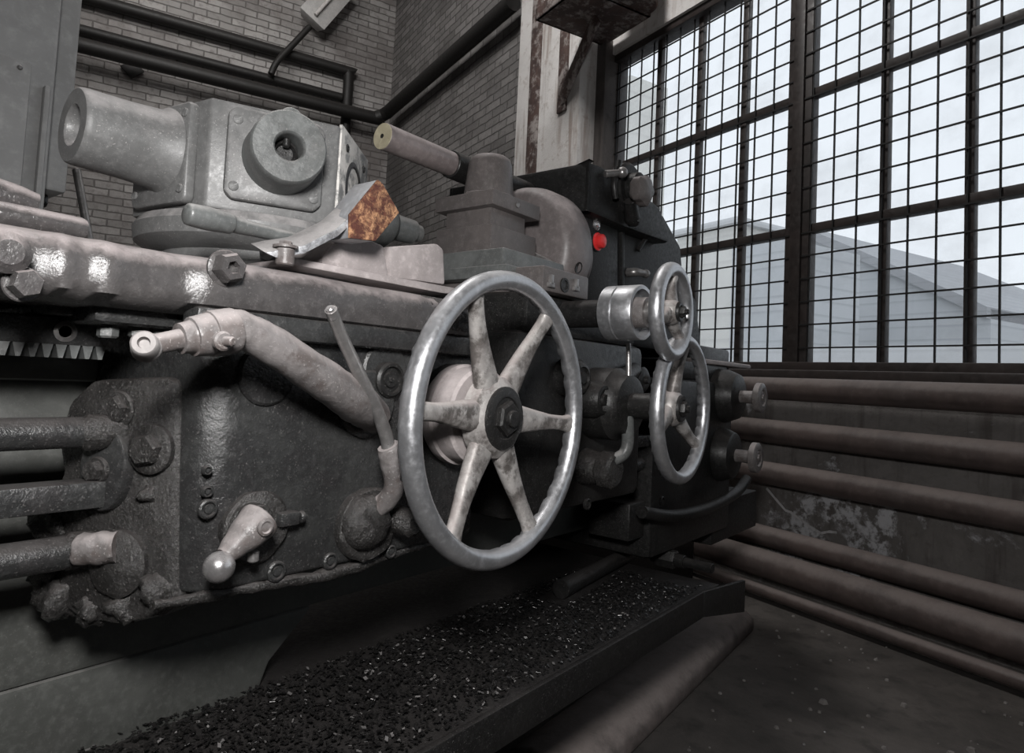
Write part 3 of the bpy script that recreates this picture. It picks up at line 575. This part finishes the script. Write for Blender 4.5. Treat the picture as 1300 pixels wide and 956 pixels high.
# large crank lever
hub = P(458,512,Y=FY-.025)
j = [P(474,528,Y=FY-.018), P(452,510,Y=.645), P(420,488,Y=.625), P(375,458,Y=.612), P(335,432,Y=.605), P(308,419,Y=.603), P(288,415,Y=.603)]
lv = part(MB().tube(j, [.022,.0255,.0225,.0205,.019,.018,.0175], 20, 6).rough(.0015,60), 'crank_lever', 'lever')
h0, h1 = P(300,419,Y=.603), P(228,430,Y=.603); hd = h1-h0
part(MB().tube([h0, h0+hd*.06, h0+hd*.10, h0+hd*.45, h0+hd*.52, h0+hd*.78, h0+hd*.82, h1], [.014,.0215,.022,.022,.020,.0185,.015,.014], 20, 4), 'lever_head', 'lever', lv)
t0, t1 = P(232,430,Y=.603), P(183,440,Y=.598); part(MB().cyl(t0, t1, .0095, .0088), 'lever_grip', 'lever', lv)
a = P(186,442,Y=.598); a1 = P(182,434,Y=.575); part(MB().ball(a, .0125, 18).lathe(a, a1-a, [(0,.0115),(.022,.0105),(.024,.009),(.024,.005),(.018,.004),(.018,0)], 20), 'grip_end', 'tip', lv)
a = P(281,433,Y=.580); part(MB().lathe(a, -YA, [(0,.009),(.004,.009),(.006,.007)], 20).cyl(a-YA*.004, a-Vector((-.004,.014,0)), .0045), 'lever_screw', 'lever', lv)
a = P(459,516,Y=FY-.052); part(MB().lathe(a+YA*.012, -YA, [(0,.019),(.010,.019),(.013,.016),(.013,.010),(.010,.009),(.010,0)], 28), 'pivot_nut', 'crud', lv)
# thin rod lever in its socket
rod = [P(420,393,Y=.585), P(434,428,Y=.60), P(458,478,Y=.615), P(478,520,Y=.625), P(490,553,Y=.63), P(493,568,Y=.63)]
sl = part(MB().tube(rod, [.0068,.0072,.0076,.008,.0085,.0085], 16, 5), 'rod_lever', 'steel')
part(MB().cyl(P(418,390,Y=.584), P(424,405,Y=.588), .0052), 'rod_tip', 'bright', sl, 'bright bare tip of the thin rod lever')
part(MB().tube([P(492,566,Y=.63), P(494,572,Y=.63), P(497,590,Y=.632), P(500,612,Y=.637), P(497,628,Y=.645), P(484,640,Y=.66), P(468,648,Y=.672)], [.0135,.0145,.0135,.0125,.0125,.013,.016], 18, 5).rough(.0015,70), 'lever_socket', 'lever', sl)
bs = disc(462,664,.047,.014,'lever_boss','crud',rough=.003)
a = P(462,662,Y=FY-.012); part(MB().lathe(a, -YA, [(0,.036),(.012,.034),(.02,.026),(.024,.012),(.024,0)], 28).rough(.004,45), 'boss_cap', 'crud', bs)
a = P(505,660,Y=FY-.01); part(MB().lathe(a, -YA, [(0,.020),(.03,.018),(.036,.012)], 20).rough(.003,50), 'boss_lug', 'crud', bs)
# small crank with ball knob
cb = disc(322,668,.040,.010,'crank_boss','crud',rough=.002)
a, b_ = P(330,660,Y=.655), P(285,706,Y=.65)
ck = part(MB().tube([a+(a-b_)*.14, a+(a-b_)*.06, a, a.lerp(b_,.35), a.lerp(b_,.75), b_], [.010,.021,.0235,.021,.0145,.0105], 18, 5, (1,.9)).rough(.0012,60), 'small_crank', 'lever')
part(MB().ball(P(278,720,Y=.64), .0155, 24), 'ball_knob', 'bright', ck, 'bright ball knob')
a = P(336,669,Y=.633); part(MB().lathe(a, -YA, [(0,.009),(.003,.009),(.004,.0065),(.002,.005),(.002,0)], 20), 'crank_screw', 'lever', ck)
part(MB().cyl(P(330,660,Y=.66), P(330,660,Y=.66)+YA*.035, .016), 'crank_shaft', 'crud', ck)
a = P(362,658,Y=FY-.01); part(MB().box((a.x-.012,FY-.02,a.z-.008), (a.x+.014,FY+.002,a.z+.008), .003).cyl(a+XA*.016-YA*.004, a+XA*.022-YA*.004, .007), 'lever_stop', 'dark', apron)
a = P(322,699,Y=.66); part(MB().cyl(a, a-ZA*.012, .006), 'stop_pin', 'steel', ck)
# ---- spoked handwheels
def handwheel(c, R, nsp, ph, rr, hub_r, dish, rim_mat='rim', sp_w=.016, waves=24, name='handwheel', yaw=math.radians(4.5)):
    """rim mesh with spokes, hub and nut as its own parts; axis along -Y"""
    c = Vector(c); ex, ay = Vector((math.cos(yaw),math.sin(yaw),0)), Vector((-math.sin(yaw),math.cos(yaw),0)); m = MB(); n = 144; k = 20; rings = []
    for i in range(n):
        a = 2*math.pi*i/n; d = ex*math.cos(a)+UZ*math.sin(a); ring = []
        for j_ in range(k):
            b_ = 2*math.pi*j_/k; cr, cy_ = math.cos(b_), math.sin(b_)
            w_ = 0
            if cr < .35 and cy_ > .05: w_ = .34*rr*max(0, math.sin(a*waves))*min(1,(cy_-.05)*3)
            er = rr*(abs(cr)**.9)*(1 if cr > 0 else -1); ey_ = rr*1.06*cy_
            ring.append(m.bm.verts.new(c+d*(R-rr+er+w_)+ay*ey_))
        rings.append(ring)
    for i in range(n):
        A, B = rings[i], rings[(i+1) % n]
        for j_ in range(k): m.bm.faces.new((A[j_], A[(j_+1) % k], B[(j_+1) % k], B[j_]))
    bmesh.ops.recalc_face_normals(m.bm, faces=m.bm.faces[:])
    w = part(m, name, rim_mat, None, None, 60)
    hc = c-ay*dish
    part(MB().lathe(hc+ay*.016, -ay, [(0,hub_r*.9),(.004,hub_r),(.024,hub_r*.96),(.030,hub_r*.82),(.033,hub_r*.72),(.031,hub_r*.70),(.031,0)], 40), 'hub', 'spoke', w)
    part(MB().lathe(hc-ay*.013, -ay, [(0,hub_r*.74),(.006,hub_r*.74),(.009,hub_r*.68),(.009,hub_r*.50),(.007,hub_r*.48)], 32).hexn(hc-ay*.018, -ay, hub_r*.42, .012, .003, .4).cyl(hc-ay*.028, hc-ay*.036, hub_r*.2), 'hub_nut', 'black', w)
    for i in range(nsp):
        a = ph+2*math.pi*i/nsp; d = ex*math.cos(a)+UZ*math.sin(a); s_ = -ex*math.sin(a)+UZ*math.cos(a)
        p0 = hc+d*hub_r*.80; p1 = c+d*(R-rr*.95)
        mb = MB(); rings = []; K = 14
        for q_ in range(13):
            t = q_/12; p_ = p0.lerp(p1, t)+ay*(.004*math.sin(math.pi*t)); wd = sp_w*(1.30-.62*min(1,t*1.6)+(.55*max(0,(t-.80)/.20)**2)); th = .0085+(.004*(1-t))
            rings.append([mb.bm.verts.new(p_+s_*(math.copysign(abs(math.cos(x))**.55, math.cos(x))*wd)+ay*(math.sin(x)*th)) for x in (2*math.pi*k_/K for k_ in range(K))])
        for A, B in zip(rings, rings[1:]):
            for k_ in range(K): mb.bm.faces.new((A[k_], A[(k_+1) % K], B[(k_+1) % K], B[k_]))
        mb.bm.faces.new(rings[0][::-1]); mb.bm.faces.new(rings[-1]); bmesh.ops.recalc_face_normals(mb.bm, faces=mb.bm.faces[:])
        part(mb, 'spoke', 'spoke', w, None, 50)
    return w
c1 = P(642,531,Y=.585)
w1 = handwheel(c1, .2070, 6, math.radians(-4), .0138, .060, -.020, waves=40, sp_w=.0175, yaw=math.radians(3.2))
hc = c1+YA*.012
# graduated dial and shaft behind the big wheel
dl_ = part(MB().lathe(hc+YA*.085, -YA, [(0,.070),(.006,.074),(.020,.074),(.022,.070),(.052,.070),(.056,.066),(.056,.03)], 56), 'graduated_dial', 'dusty')
part(MB().cyl(hc+YA*.005, hc+YA*.05, .028), 'wheel_shaft', 'spoke', dl_)
part(MB().lathe(hc+YA*.20, -YA, [(0,.085),(.09,.085),(.105,.078),(.112,.066)], 48), 'shaft_housing', 'black')
a = hc+Vector((.05,.055,-.045)); part(MB().cyl(a, a+Vector((.012,0,-.012)), .007), 'dial_screw', 'steel', dl_)
# ---- cross slide carriage
XC = 1.09
m = MB().box((1.0,.715,.165), (1.16,1.25,.212), .004); cs = part(m, 'cross_slide', 'post')
part(MB().box((.985,.80,.212), (1.195,1.12,.250), .004).box((.97,.78,.19), (1.21,1.14,.214), .003), 'swivel_plate', 'boss', cs)
p0 = Vector((1.0,.713,.19)); 
for px, py, r in ((716,362,.014),): part(MB().lathe(P(px,py,Y=.715), -YA, [(0,r),(.003,r),(.003,r*.7),(.001,r*.66),(.001,0)], 24), 'slide_port', 'black', cs)
for px, py in ((698,357), (730,362)): q = P(px,py,Y=.715); part(MB().box((q.x-.009,.709,q.z-.012), (q.x+.009,.717,q.z-.002), .001).box((q.x-.004,.708,q.z-.006), (q.x+.004,.717,q.z+.012), .001), 'slide_key', 'steel', cs)
part(MB().box((.99,.74,.085), (1.42,1.30,.165), .012), 'carriage_bridge', 'black')
# toolpost
tpx = P(624,283,Y=.85).x
S0 = (tpx, .85); TW = .152
tp = part(MB().box((tpx,.85,.247), (tpx+TW,.85+TW,.305), .002), 'tool_post', 'post')
part(MB().box((tpx+.016,.866,.303), (tpx+TW-.022,.85+TW-.012,.346), .001), 'post_core', 'post', tp)
part(MB().box((tpx-.004,.846,.343), (tpx+TW+.004,.85+TW+.004,.374), .002), 'post_head', 'post', tp)
cc = Vector((tpx+TW/2,.85+TW/2,.374))
part(MB().lathe(cc, ZA, [(0,.058),(.004,.0585),(.010,.057),(.012,.054),(.016,.0535),(.082,.0465),(.092,.043),(.097,.036),(.098,0)], 48), 'post_nut', 'post', tp)
q = Vector((tpx+.075,.845,.359)); part(MB().lathe(q, -YA, [(0,.006),(.002,.006),(.0005,.003),(.0005,0)], 12), 'post_screw', 'steel', tp)
# ---- chuck and spindle
pc = Vector((1.21, YS-.01, ZS))
ch = part(MB().lathe(pc, XA, [(0,.05),(0,.128),(.004,.140),(.018,.152),(.04,.157),(.085,.157),(.094,.150),(.096,.12),(.15,.12)], 72), 'chuck', 'chuck')
for k in (-35, 85, 205):
    d = Vector((0,math.cos(math.radians(k)),math.sin(math.radians(k)))); s_ = Vector((0,-d.z,d.y))
    part(MB().hexa([pc+d*.03-s_*.018-XA*.03, pc+d*.12-s_*.018-XA*.018, pc+d*.12+s_*.018-XA*.018, pc+d*.03+s_*.018-XA*.03], [pc+d*.03-s_*.018+XA*.004, pc+d*.12-s_*.018+XA*.004, pc+d*.12+s_*.018+XA*.004, pc+d*.03+s_*.018+XA*.004], .003), 'chuck_jaw', 'steel', ch)
q = P(692,328,Y=.835); d = (Vector((0,q.y,q.z))-Vector((0,pc.y,pc.z))).normalized(); q = Vector((1.25,pc.y,pc.z))+d*.156
part(MB().lathe(q, d, [(0,.013),(.002,.013),(.0005,.010),(.0005,0)], 20), 'key_hole', 'black', ch)
# ---- pilot bar above the chuck
a = P(486,173,Y=1.0); hb = Vector((1.45,1.0,a.z)); L_ = hb.x-a.x
pb = part(MB().cyl(a, a+XA*.34, .0262, .0262, 40, .001), 'pilot_bar', 'bar')
part(MB().lathe(a-XA*.0015, XA, [(0,.0255),(.003,.0258)], 40), 'bar_face', 'barend', pb, 'yellowish flat end of the bar')
part(MB().lathe(a-XA*.0022, XA, [(0,.0045),(.001,.0045)], 16), 'centre_hole', 'black', pb)
part(MB().cyl(a+XA*.19, a+XA*.62, .0305, .033), 'bar_sleeve', 'black', pb)
# ---- headstock
HX0, HX1, HY = 1.36, 1.98, .86
top = [(HX0,.10), (HX0,.515), (HX0+.02,.535), (1.40,.537), (1.62,.53), (1.80,.50), (1.93,.43), (1.955,.33), (2.06,.28), (2.11,.15), (2.11,.10)]
m = MB().xz(top, HY, 1.27, .012); hs = part(m, 'headstock', 'head')
def pz(px, py, Y): q = P(px,py,Y=Y); return (q.x, q.z)
# overhanging top casing with rounded edge
oy = HY-.045
XL = 1.335; ya = P(722,240,X=XL).y; xb, zf = pz(748,203,oy); z0_ = P(722,277,X=XL).z
part(MB().xy([(XL,1.27),(XL,ya),(xb,oy),(xb+.012,oy),(xb+.012,1.27)], z0_, zf, .010), 'casing_end', 'head', hs)
pts = [(xb+.004,z0_+.002), (xb+.004,zf-.001)]+[pz(x,y,oy) for x, y in ((762,209),(796,228),(838,262),(850,292),(851,309),(795,289))]
part(MB().xz(pts, oy, 1.26, .012), 'top_casing', 'head', hs)
part(MB().lathe(Vector((HX0,YS-.01,ZS)), -XA, [(-.01,.105),(.016,.105),(.03,.10),(.032,.09)], 56), 'spindle_flange', 'black', hs)
# control panel strip with lamp, red button
p0, p1 = pz(741,276,HY), pz(782,400,HY)
cp = part(MB().xz([pz(740,276,HY), pz(779,290,HY), pz(779,400,HY), pz(740,392,HY)], HY-.012, HY+.01, .003), 'control_panel', 'head', hs)
rb = P(765,306,Y=HY-.03); part(MB().lathe(rb+YA*.018, -YA, [(0,.022),(.006,.022),(.008,.017),(.014,.018),(.020,.0165),(.024,.010),(.025,0)], 32), 'stop_button', 'red', cp, 'red mushroom push button')
part(MB().lathe(rb+YA*.019, -YA, [(0,.025),(.004,.025),(.005,.023)], 32), 'button_collar', 'glossblack', cp)
q = P(757,285,Y=HY-.012); part(MB().lathe(q, -YA, [(0,.015),(.003,.015),(.005,.011),(.003,.009),(.008,.007),(.010,0)], 28), 'pilot_lamp', 'bright', cp)
part(MB().xz([pz(786,281,HY), pz(789,282,HY), pz(789,385,HY), pz(786,384,HY)], HY-.01, HY+.005, .001), 'panel_rail', 'head', hs)
# speed lever hub with knob at the top right of the headstock
q = P(795,240,Y=oy)
kb = part(MB().lathe(q+YA*.01, -YA, [(0,.065),(.02,.065),(.026,.058),(.026,.038),(.05,.036),(.055,.03)], 36), 'selector_hub', 'head', hs)
qk = P(815,242,Y=oy-.065)
part(MB().lathe(qk+YA*.02, -YA, [(0,.026),(.012,.036),(.030,.036),(.040,.024),(.042,0)], 36, lambda k: 1+.10*math.cos(5*k)), 'selector_knob', 'post', hs)
a, b_ = P(768,221,Y=oy-.01), P(790,219,Y=oy-.035)
part(MB().cyl(a, b_, .009, .008).ball(b_, .0135), 'selector_pin', 'steel', hs)
a = P(792,256,Y=oy-.03); part(MB().tube([P(786,205,Y=oy-.02), P(780,232,Y=oy-.02), P(782,252,Y=oy-.02)], .008, 10), 'selector_arm', 'black', hs)
a = P(803,278,Y=oy-.02); part(MB().tube([P(800,255,Y=oy-.03), a, P(808,276,Y=oy-.03)], [.016,.02,.014], 14), 'selector_lug', 'head', hs)
a = P(797,346,Y=HY); part(MB().tube([a, a-YA*.02, a-YA*.035+XA*.03], [.012,.012,.009], 14).ball(a-YA*.035+XA*.035, .012), 'door_catch', 'steel', hs)
part(MB().tube([P(810,318,Y=HY-.005), P(818,305,Y=HY-.012), P(822,300,Y=HY-.005)], .006, 10), 'door_handle', 'black', hs)
# casing steps right of the headstock
part(MB().box((2.0,.84,-.02), (2.32,1.3,.135), .012), 'gear_cover', 'black')
a, b_ = pz(893,458,.80), pz(938,466,.80); part(MB().box((a[0]-.05,.79,b_[1]-.003), (b_[0]+.10,1.2,a[1]+.006), .006), 'cover_plate', 'dusty')
# ---- cross slide screw, dial and upper handwheel
c2 = P(853,396,X=1.12)
w2 = handwheel(c2, .0895, 3, math.radians(-38), .0125, .024, -.004, waves=0, sp_w=.012)
d0 = Vector((c2.x, P(822,398,X=1.12).y, c2.z)); dz_ = c2.z
part(MB().cyl(Vector((c2.x,.86,dz_)), Vector((c2.x,d0.y+.02,dz_)), .027), 'screw_shaft', 'head')
sh_ = part(MB().cyl(Vector((c2.x,d0.y+.03,dz_)), c2+YA*.012, .020), 'wheel_shaft', 'steel')
part(MB().lathe(Vector((c2.x,c2.y+.045,dz_)), YA, [(0,.028),(.03,.030),(.032,.033),(.05,.033)], 36), 'shaft_collar', 'lever', sh_)
qa, qb = P(803,398,X=1.12), P(781,398,X=1.12)
part(MB().lathe(Vector((c2.x,qb.y+.012,dz_)), -YA, [(0,.046),(.002,.052),(.026,.052),(.028,.050),(.030,.052),(.068,.052),(.070,.0505),(.070,.044),(.052,.042),(.052,0)], 56), 'graduated_dial', 'rim')
# ---- second apron and lower handwheel
m = MB().box((.96,.735,-.26), (1.46,.95,.09), .02); ap2 = part(m, 'carriage_apron', 'black')
c3 = P(866,519,X=1.234)
w3 = handwheel(c3, .1455, 3, math.radians(83), .0125, .036, -.02, waves=36, sp_w=.015)
part(MB().cyl(c3+YA*.01, c3+YA*.25, .026), 'wheel_shaft', 'black')
part(MB().lathe(c3+YA*.24, -YA, [(0,.075),(.10,.075),(.115,.062),(.13,.06),(.135,.045)], 40), 'shaft_housing', 'black')
def knob2(px, py, Y, r, L_, name='lever_hub', rough=.002):
    p = P(px,py,Y=Y); o = part(MB().lathe(p+YA*L_, -YA, [(0,r*1.05),(L_*.8,r*1.02),(L_,r*.8),(L_+.002,r*.62),(L_-.003,r*.58),(L_-.003,r*.34),(L_+.003,r*.30),(L_+.003,0)], 32), name, 'black', ap2); return p
knob2(740,480,.69,.036,.06); knob2(768,508,.67,.036,.08)
a, b_ = P(805,470,Y=.73), P(770,494,Y=.69); part(MB().tube([a, a.lerp(b_,.5), b_], [.018,.02,.026], 16, 3), 'short_lever', 'black', ap2)
a = P(812,482,Y=.73); part(MB().lathe(a+YA*.02, -YA, [(0,.03),(.03,.03),(.036,.022),(.036,.01),(.045,.008)], 28), 'lever_hub', 'black', ap2)
a, b_ = P(838,512,Y=.70), P(790,516,Y=.70); part(MB().cyl(a, b_, .026), 'lever_hub', 'black', ap2)
rod2 = [P(798,436,Y=.66), P(798,480,Y=.655), P(797,532,Y=.65)]
rl = part(MB().tube(rod2, [.005,.0062,.0065], 12, 4), 'rod_lever', 'steel')
part(MB().tube([P(796,528,Y=.65), P(796,534,Y=.65), P(797,560,Y=.65), P(792,576,Y=.655), P(778,584,Y=.67)], [.012,.0135,.0125,.012,.013], 16, 4), 'lever_socket', 'boss', rl)
a = P(772,600,Y=.735); m = MB().lathe(P(783,598,Y=.66), YA, [(0,.030),(.006,.036),(.03,.038),(.036,.033),(.09,.04)], 32).rough(.003,50); part(m, 'lever_boss', 'crud', ap2)
for px, py in ((745,640), (840,636), (720,560)): sock(px,py,.012,.735,ap2,mat='black')
# ---- feed gearbox on the right with two clamp knobs
gb = part(MB().box((1.62,.78,-.455), (2.20,1.12,.02), .02).box((1.70,.80,.02), (2.19,1.15,.075), .008), 'feed_gearbox', 'black')
for (bx, by), (kx, ky) in (((928,503),(961,508)), ((922,577),(957,573))):
    p = P(bx,by,Y=.76); kk = P(kx,ky,Y=.66)
    ax = -YA
    o = part(MB().lathe(Vector((p.x,.82,p.z)), ax, [(0,.088),(.05,.084),(.085,.070),(.09,.06),(.092,.0)], 40), 'knob_housing', 'black', gb)
    part(MB().cyl(Vector((p.x,.74,p.z)), Vector((p.x,kk.y,p.z)), .020), 'knob_stem', 'lever', gb)
    part(MB().lathe(Vector((p.x,kk.y+.022,p.z)), ax, [(0,.038),(.004,.046),(.020,.046),(.024,.040),(.024,.026),(.018,.022),(.018,.012),(.026,.010),(.026,0)], 32), 'clamp_knob', 'lever', gb)
hs_pts = [P(948,608,Y=.74), P(935,625,Y=.74), P(910,640,Y=.73), P(882,650,Y=.73), P(850,655,Y=.75), P(815,650,Y=.76)]
part(MB().tube(hs_pts, .016, 14, 6), 'coolant_hose', 'black', gb)
for (x0, y0, x1, y1, Y) in ((905,640,960,668,.80), (800,640,870,664,.80)):
    q0, q1 = P(x0,y0,Y=Y), P(x1,y1,Y=Y); part(MB().box((q0.x,Y,q1.z), (q1.x,Y+.12,q0.z), .006), 'bracket_block', 'black', gb)

# ================================================================== LOOSE THINGS
rb_ = empty('steel_angle_offcut', P(440,300,Y=.72), 'saw cut steel angle offcut with a bright orange rusty end, lying on the saddle', 'metal offcut')
Y0, Y1 = .690, .78
def P2(pix, Y): return [P(x,y,Y=Y) for x, y in pix]
fA = [P(337,321,Y=.690), P(350,327,Y=.690), P(385,322,Y=.690), P(428,300,Y=.690), P(446,284,Y=.690), P(447,273,Y=.690), P(425,292,Y=.690), P(385,312,Y=.690), P(354,317,Y=.690)]
off = (P(447,273,Y=.690), P(420,280,Y=.77)); back = Vector((0,.034,.014))
build(MB().hexa(fA, [p+back for p in fA], .0012), 'flat_flange', 'turret', rb_)
o = build(MB().hexa([p-YA*.0012 for p in fA], [p+YA*.0005 for p in fA], .0003), 'cut_edge', 'cutedge', rb_); o['label'] = 'bright striated saw cut edge'
fR = [P(444,272,Y=.684), P(480,228,Y=.684), P(486,233,Y=.684), P(507,270,Y=.684), P(477,306,Y=.684), P(444,302,Y=.684)]
back2 = Vector((0,.05,0))
build(MB().hexa([p+Vector((0,.003,0)) for p in fR], [p+back2 for p in fR], .0012), 'upright_flange', 'cut', rb_)
o = build(MB().hexa(fR, [p+Vector((0,.004,0)) for p in fR], .0008), 'rusty_end', 'rust', rb_); o['label'] = 'orange rusty end face'
bo = empty('loose_bolt', P(363,322,Y=.665), 'small grey bolt with a washer standing on the saddle edge beside the steel offcut', 'bolt')
q = P(362,324,Y=.69)
build(MB().cyl(q-ZA*.012, q+ZA*.008, .0105), 'bolt_shank', 'lever', bo)
build(MB().lathe(q+ZA*.008, ZA, [(0,.0145),(.003,.0145),(.0035,.013)], 24).hexn(q+ZA*.0115, ZA, .008, .005, .0015, .3), 'bolt_head', 'lever', bo)
# beam on the floor under the pan and loose iron on the pan
a, b_ = P(800,880,Z=-.90), P(925,778,Z=-.90)
tb = MB(); d = (b_-a).normalized(); s_ = d.cross(UZ)
pts = [(-.10,-.05),(.10,-.05),(.10,.0),(.07,.03),(-.02,.04),(-.085,.02)]
tb.hexa([a-d*.5+s_*u+UZ*v for u, v in pts], [b_+s_*u+UZ*v for u, v in pts], .012); tb.rough(.012, 6, 0)
tag(build(tb, 'timber_sleeper', 'wood'), 'rounded grey brown timber lying on the floor under the chip pan edge', 'timber')
a, b_ = P(712,748,Z=-.484), P(800,702,Z=-.484); ra, rb2 = a, b_
tag(build(MB().tube([a, a.lerp(b_,.5), b_+(b_-a)*.6], [.022,.02,.02], 14, 3), 'round_bar', 'black'), 'dark round bar lying along the back of the chip pan', 'bar')
c = empty('hose_fitting', P(846,708,Z=-.49), 'small dark pipe fitting lying in the chip pan near the right end', 'pipe fitting')
a, b_ = P(836,706,Z=-.479), P(862,712,Z=-.479); d = (b_-a).normalized(); hf = a+d*.05
build(MB().hexn(a, d, .026, .055, .004).cyl(a-d*.02, a+d*.08, .018), 'fitting_body', 'black', c)
build(MB().cyl(a+d*.07, a+d*.16, .013), 'fitting_tube', 'black', c)
# swarf: uncountable steel chips in the pan
sw = MB(); rnd = random.Random(3)
for i in range(9000):
    x = rnd.uniform(.25,1.7); y = .652+(rnd.random()**.9)*.30; z = -.500+.004*rnd.random()+.012*max(0, noise.noise(Vector((x*6,y*6,0))))
    if abs(y-(ra.y+(x-ra.x)*(rb2.y-ra.y)/(rb2.x-ra.x))) < .04 and x > ra.x-.05: continue
    if (Vector((x,y,z))-hf).length < .16: continue
    L_ = rnd.uniform(.002,.008); a = rnd.uniform(0,6.28); w_ = rnd.uniform(.001,.003); tl = rnd.uniform(-.5,.5)
    d = Vector((math.cos(a),math.sin(a),tl)).normalized(); s_ = Vector((-math.sin(a),math.cos(a),rnd.uniform(-.6,.6))).normalized(); n_ = d.cross(s_)
    c_ = Vector((x,y,z)); v = [sw.bm.verts.new(c_+d*L_*u+s_*w_*k+n_*L_*.35*(u*u)) for u, k in ((-.5,-1),(.5,-1),(.5,1),(-.5,1))]
    u_ = [sw.bm.verts.new(q.co-n_*.0006) for q in v]
    sw.bm.faces.new(v); sw.bm.faces.new(u_[::-1])
    for i_ in range(4): sw.bm.faces.new((v[i_], u_[i_], u_[(i_+1) % 4], v[(i_+1) % 4]))
sws = build(sw, 'steel_swarf', 'swarf'); sws.data.materials.append(M['steel'])
for p_ in sws.data.polygons: p_.material_index = 1 if (p_.index//6) % 23 == 0 else 0
tag(sws, 'dark glinting steel chips scattered over the chip pan', 'swarf', kind='stuff')
gr = MB()
for i in range(240):
    t = rnd.uniform(.3,2.4); n_ = rnd.uniform(1.2,NW-.25); q = W(n_,t,-H+.001)
    if (q.x < 3.1 and q.y > .80): continue
    r = rnd.uniform(.002,.008)*(1 if rnd.random() < .9 else 1.8)
    k = rnd.random(); gr.hexa([q+Vector((r*math.cos(j+k),r*math.sin(j+k),-.0005)) for j in (0,1.3,2.6,4.,5.2)], [q+Vector((.6*r*math.cos(j+k),.7*r*math.sin(j+k),r*.7)) for j in (0,1.3,2.6,4.,5.2)], 0)
tag(build(gr, 'floor_rubble', 'plaster'), 'small pale crumbs of plaster scattered on the concrete floor', 'rubble', kind='stuff')

# ================================================================== LIGHT, SKY, CAMERA
w = bpy.data.worlds.new('sky'); bpy.context.scene.world = w; w.use_nodes = True; nt = w.node_tree
bg = nt.nodes['Background']; bg.inputs[0].default_value = (.91,.935,.965,1); bg.inputs[1].default_value = SKY
def area(name, loc, target, size, power, color=(1,1,1), shape='DISK', size_y=None, portal=False):
    l = bpy.data.lights.new(name, 'AREA'); l.energy = power; l.size = size; l.color = color; l.shape = shape
    if size_y: l.size_y = size_y
    o = bpy.data.objects.new(name, l); C.objects.link(o); o.location = Vector(loc)+Vector((0,0,H))
    o.rotation_euler = (Vector(target)-Vector(loc)).to_track_quat('-Z','Y').to_euler()
    if portal: l.cycles.is_portal = True
    return o
wc = W(NW+.2, (WT0+WT1)/2, (WZ0+WZ1)/2)
area('window_portal', wc, wc-NV, WT1-WT0, 1, shape='RECTANGLE', size_y=WZ1-WZ0, portal=True)
fl_ = area('camera_flash', FLASH_POS, Vector((.75,.8,.05)), .16, FLASH, (1,.985,.975))
area('far_wall_fill', W(.2,5.6,ZC-.4), W(.9,TF,2.6), 1.6, FAR_FILL, (1,.97,.94))  # added fill without a fixture, out of view, brightens the far brick wall
area('pilaster_fill_light', W(.5,2.4,ZC-.4), W(2.65,4.3,1.6), 1.0, PILASTER_FILL, (1,.98,.96))  # second added fill, unseen, lifts the white pilaster and bracket shelf
cam = bpy.data.cameras.new('camera'); co = bpy.data.objects.new('camera', cam); C.objects.link(co)
cam.sensor_width = 36; cam.sensor_fit = 'HORIZONTAL'; cam.lens = f_px/1300*36; cam.shift_x = 0; cam.shift_y = -45/1300
cam.clip_start = .02; cam.clip_end = 500
mw = Matrix((IV, JV, -FW)).transposed().to_4x4(); mw.translation = Vector((0,0,H)); co.matrix_world = mw
sc = bpy.context.scene; sc.camera = co
sc.view_settings.view_transform = 'Standard'; sc.view_settings.look = 'None'; sc.view_settings.exposure = 0; sc.view_settings.gamma = 1; sc.view_settings.use_curve_mapping = False
sc.cycles.use_denoising = True; sc.cycles.max_bounces = 6; sc.cycles.sample_clamp_indirect = 4
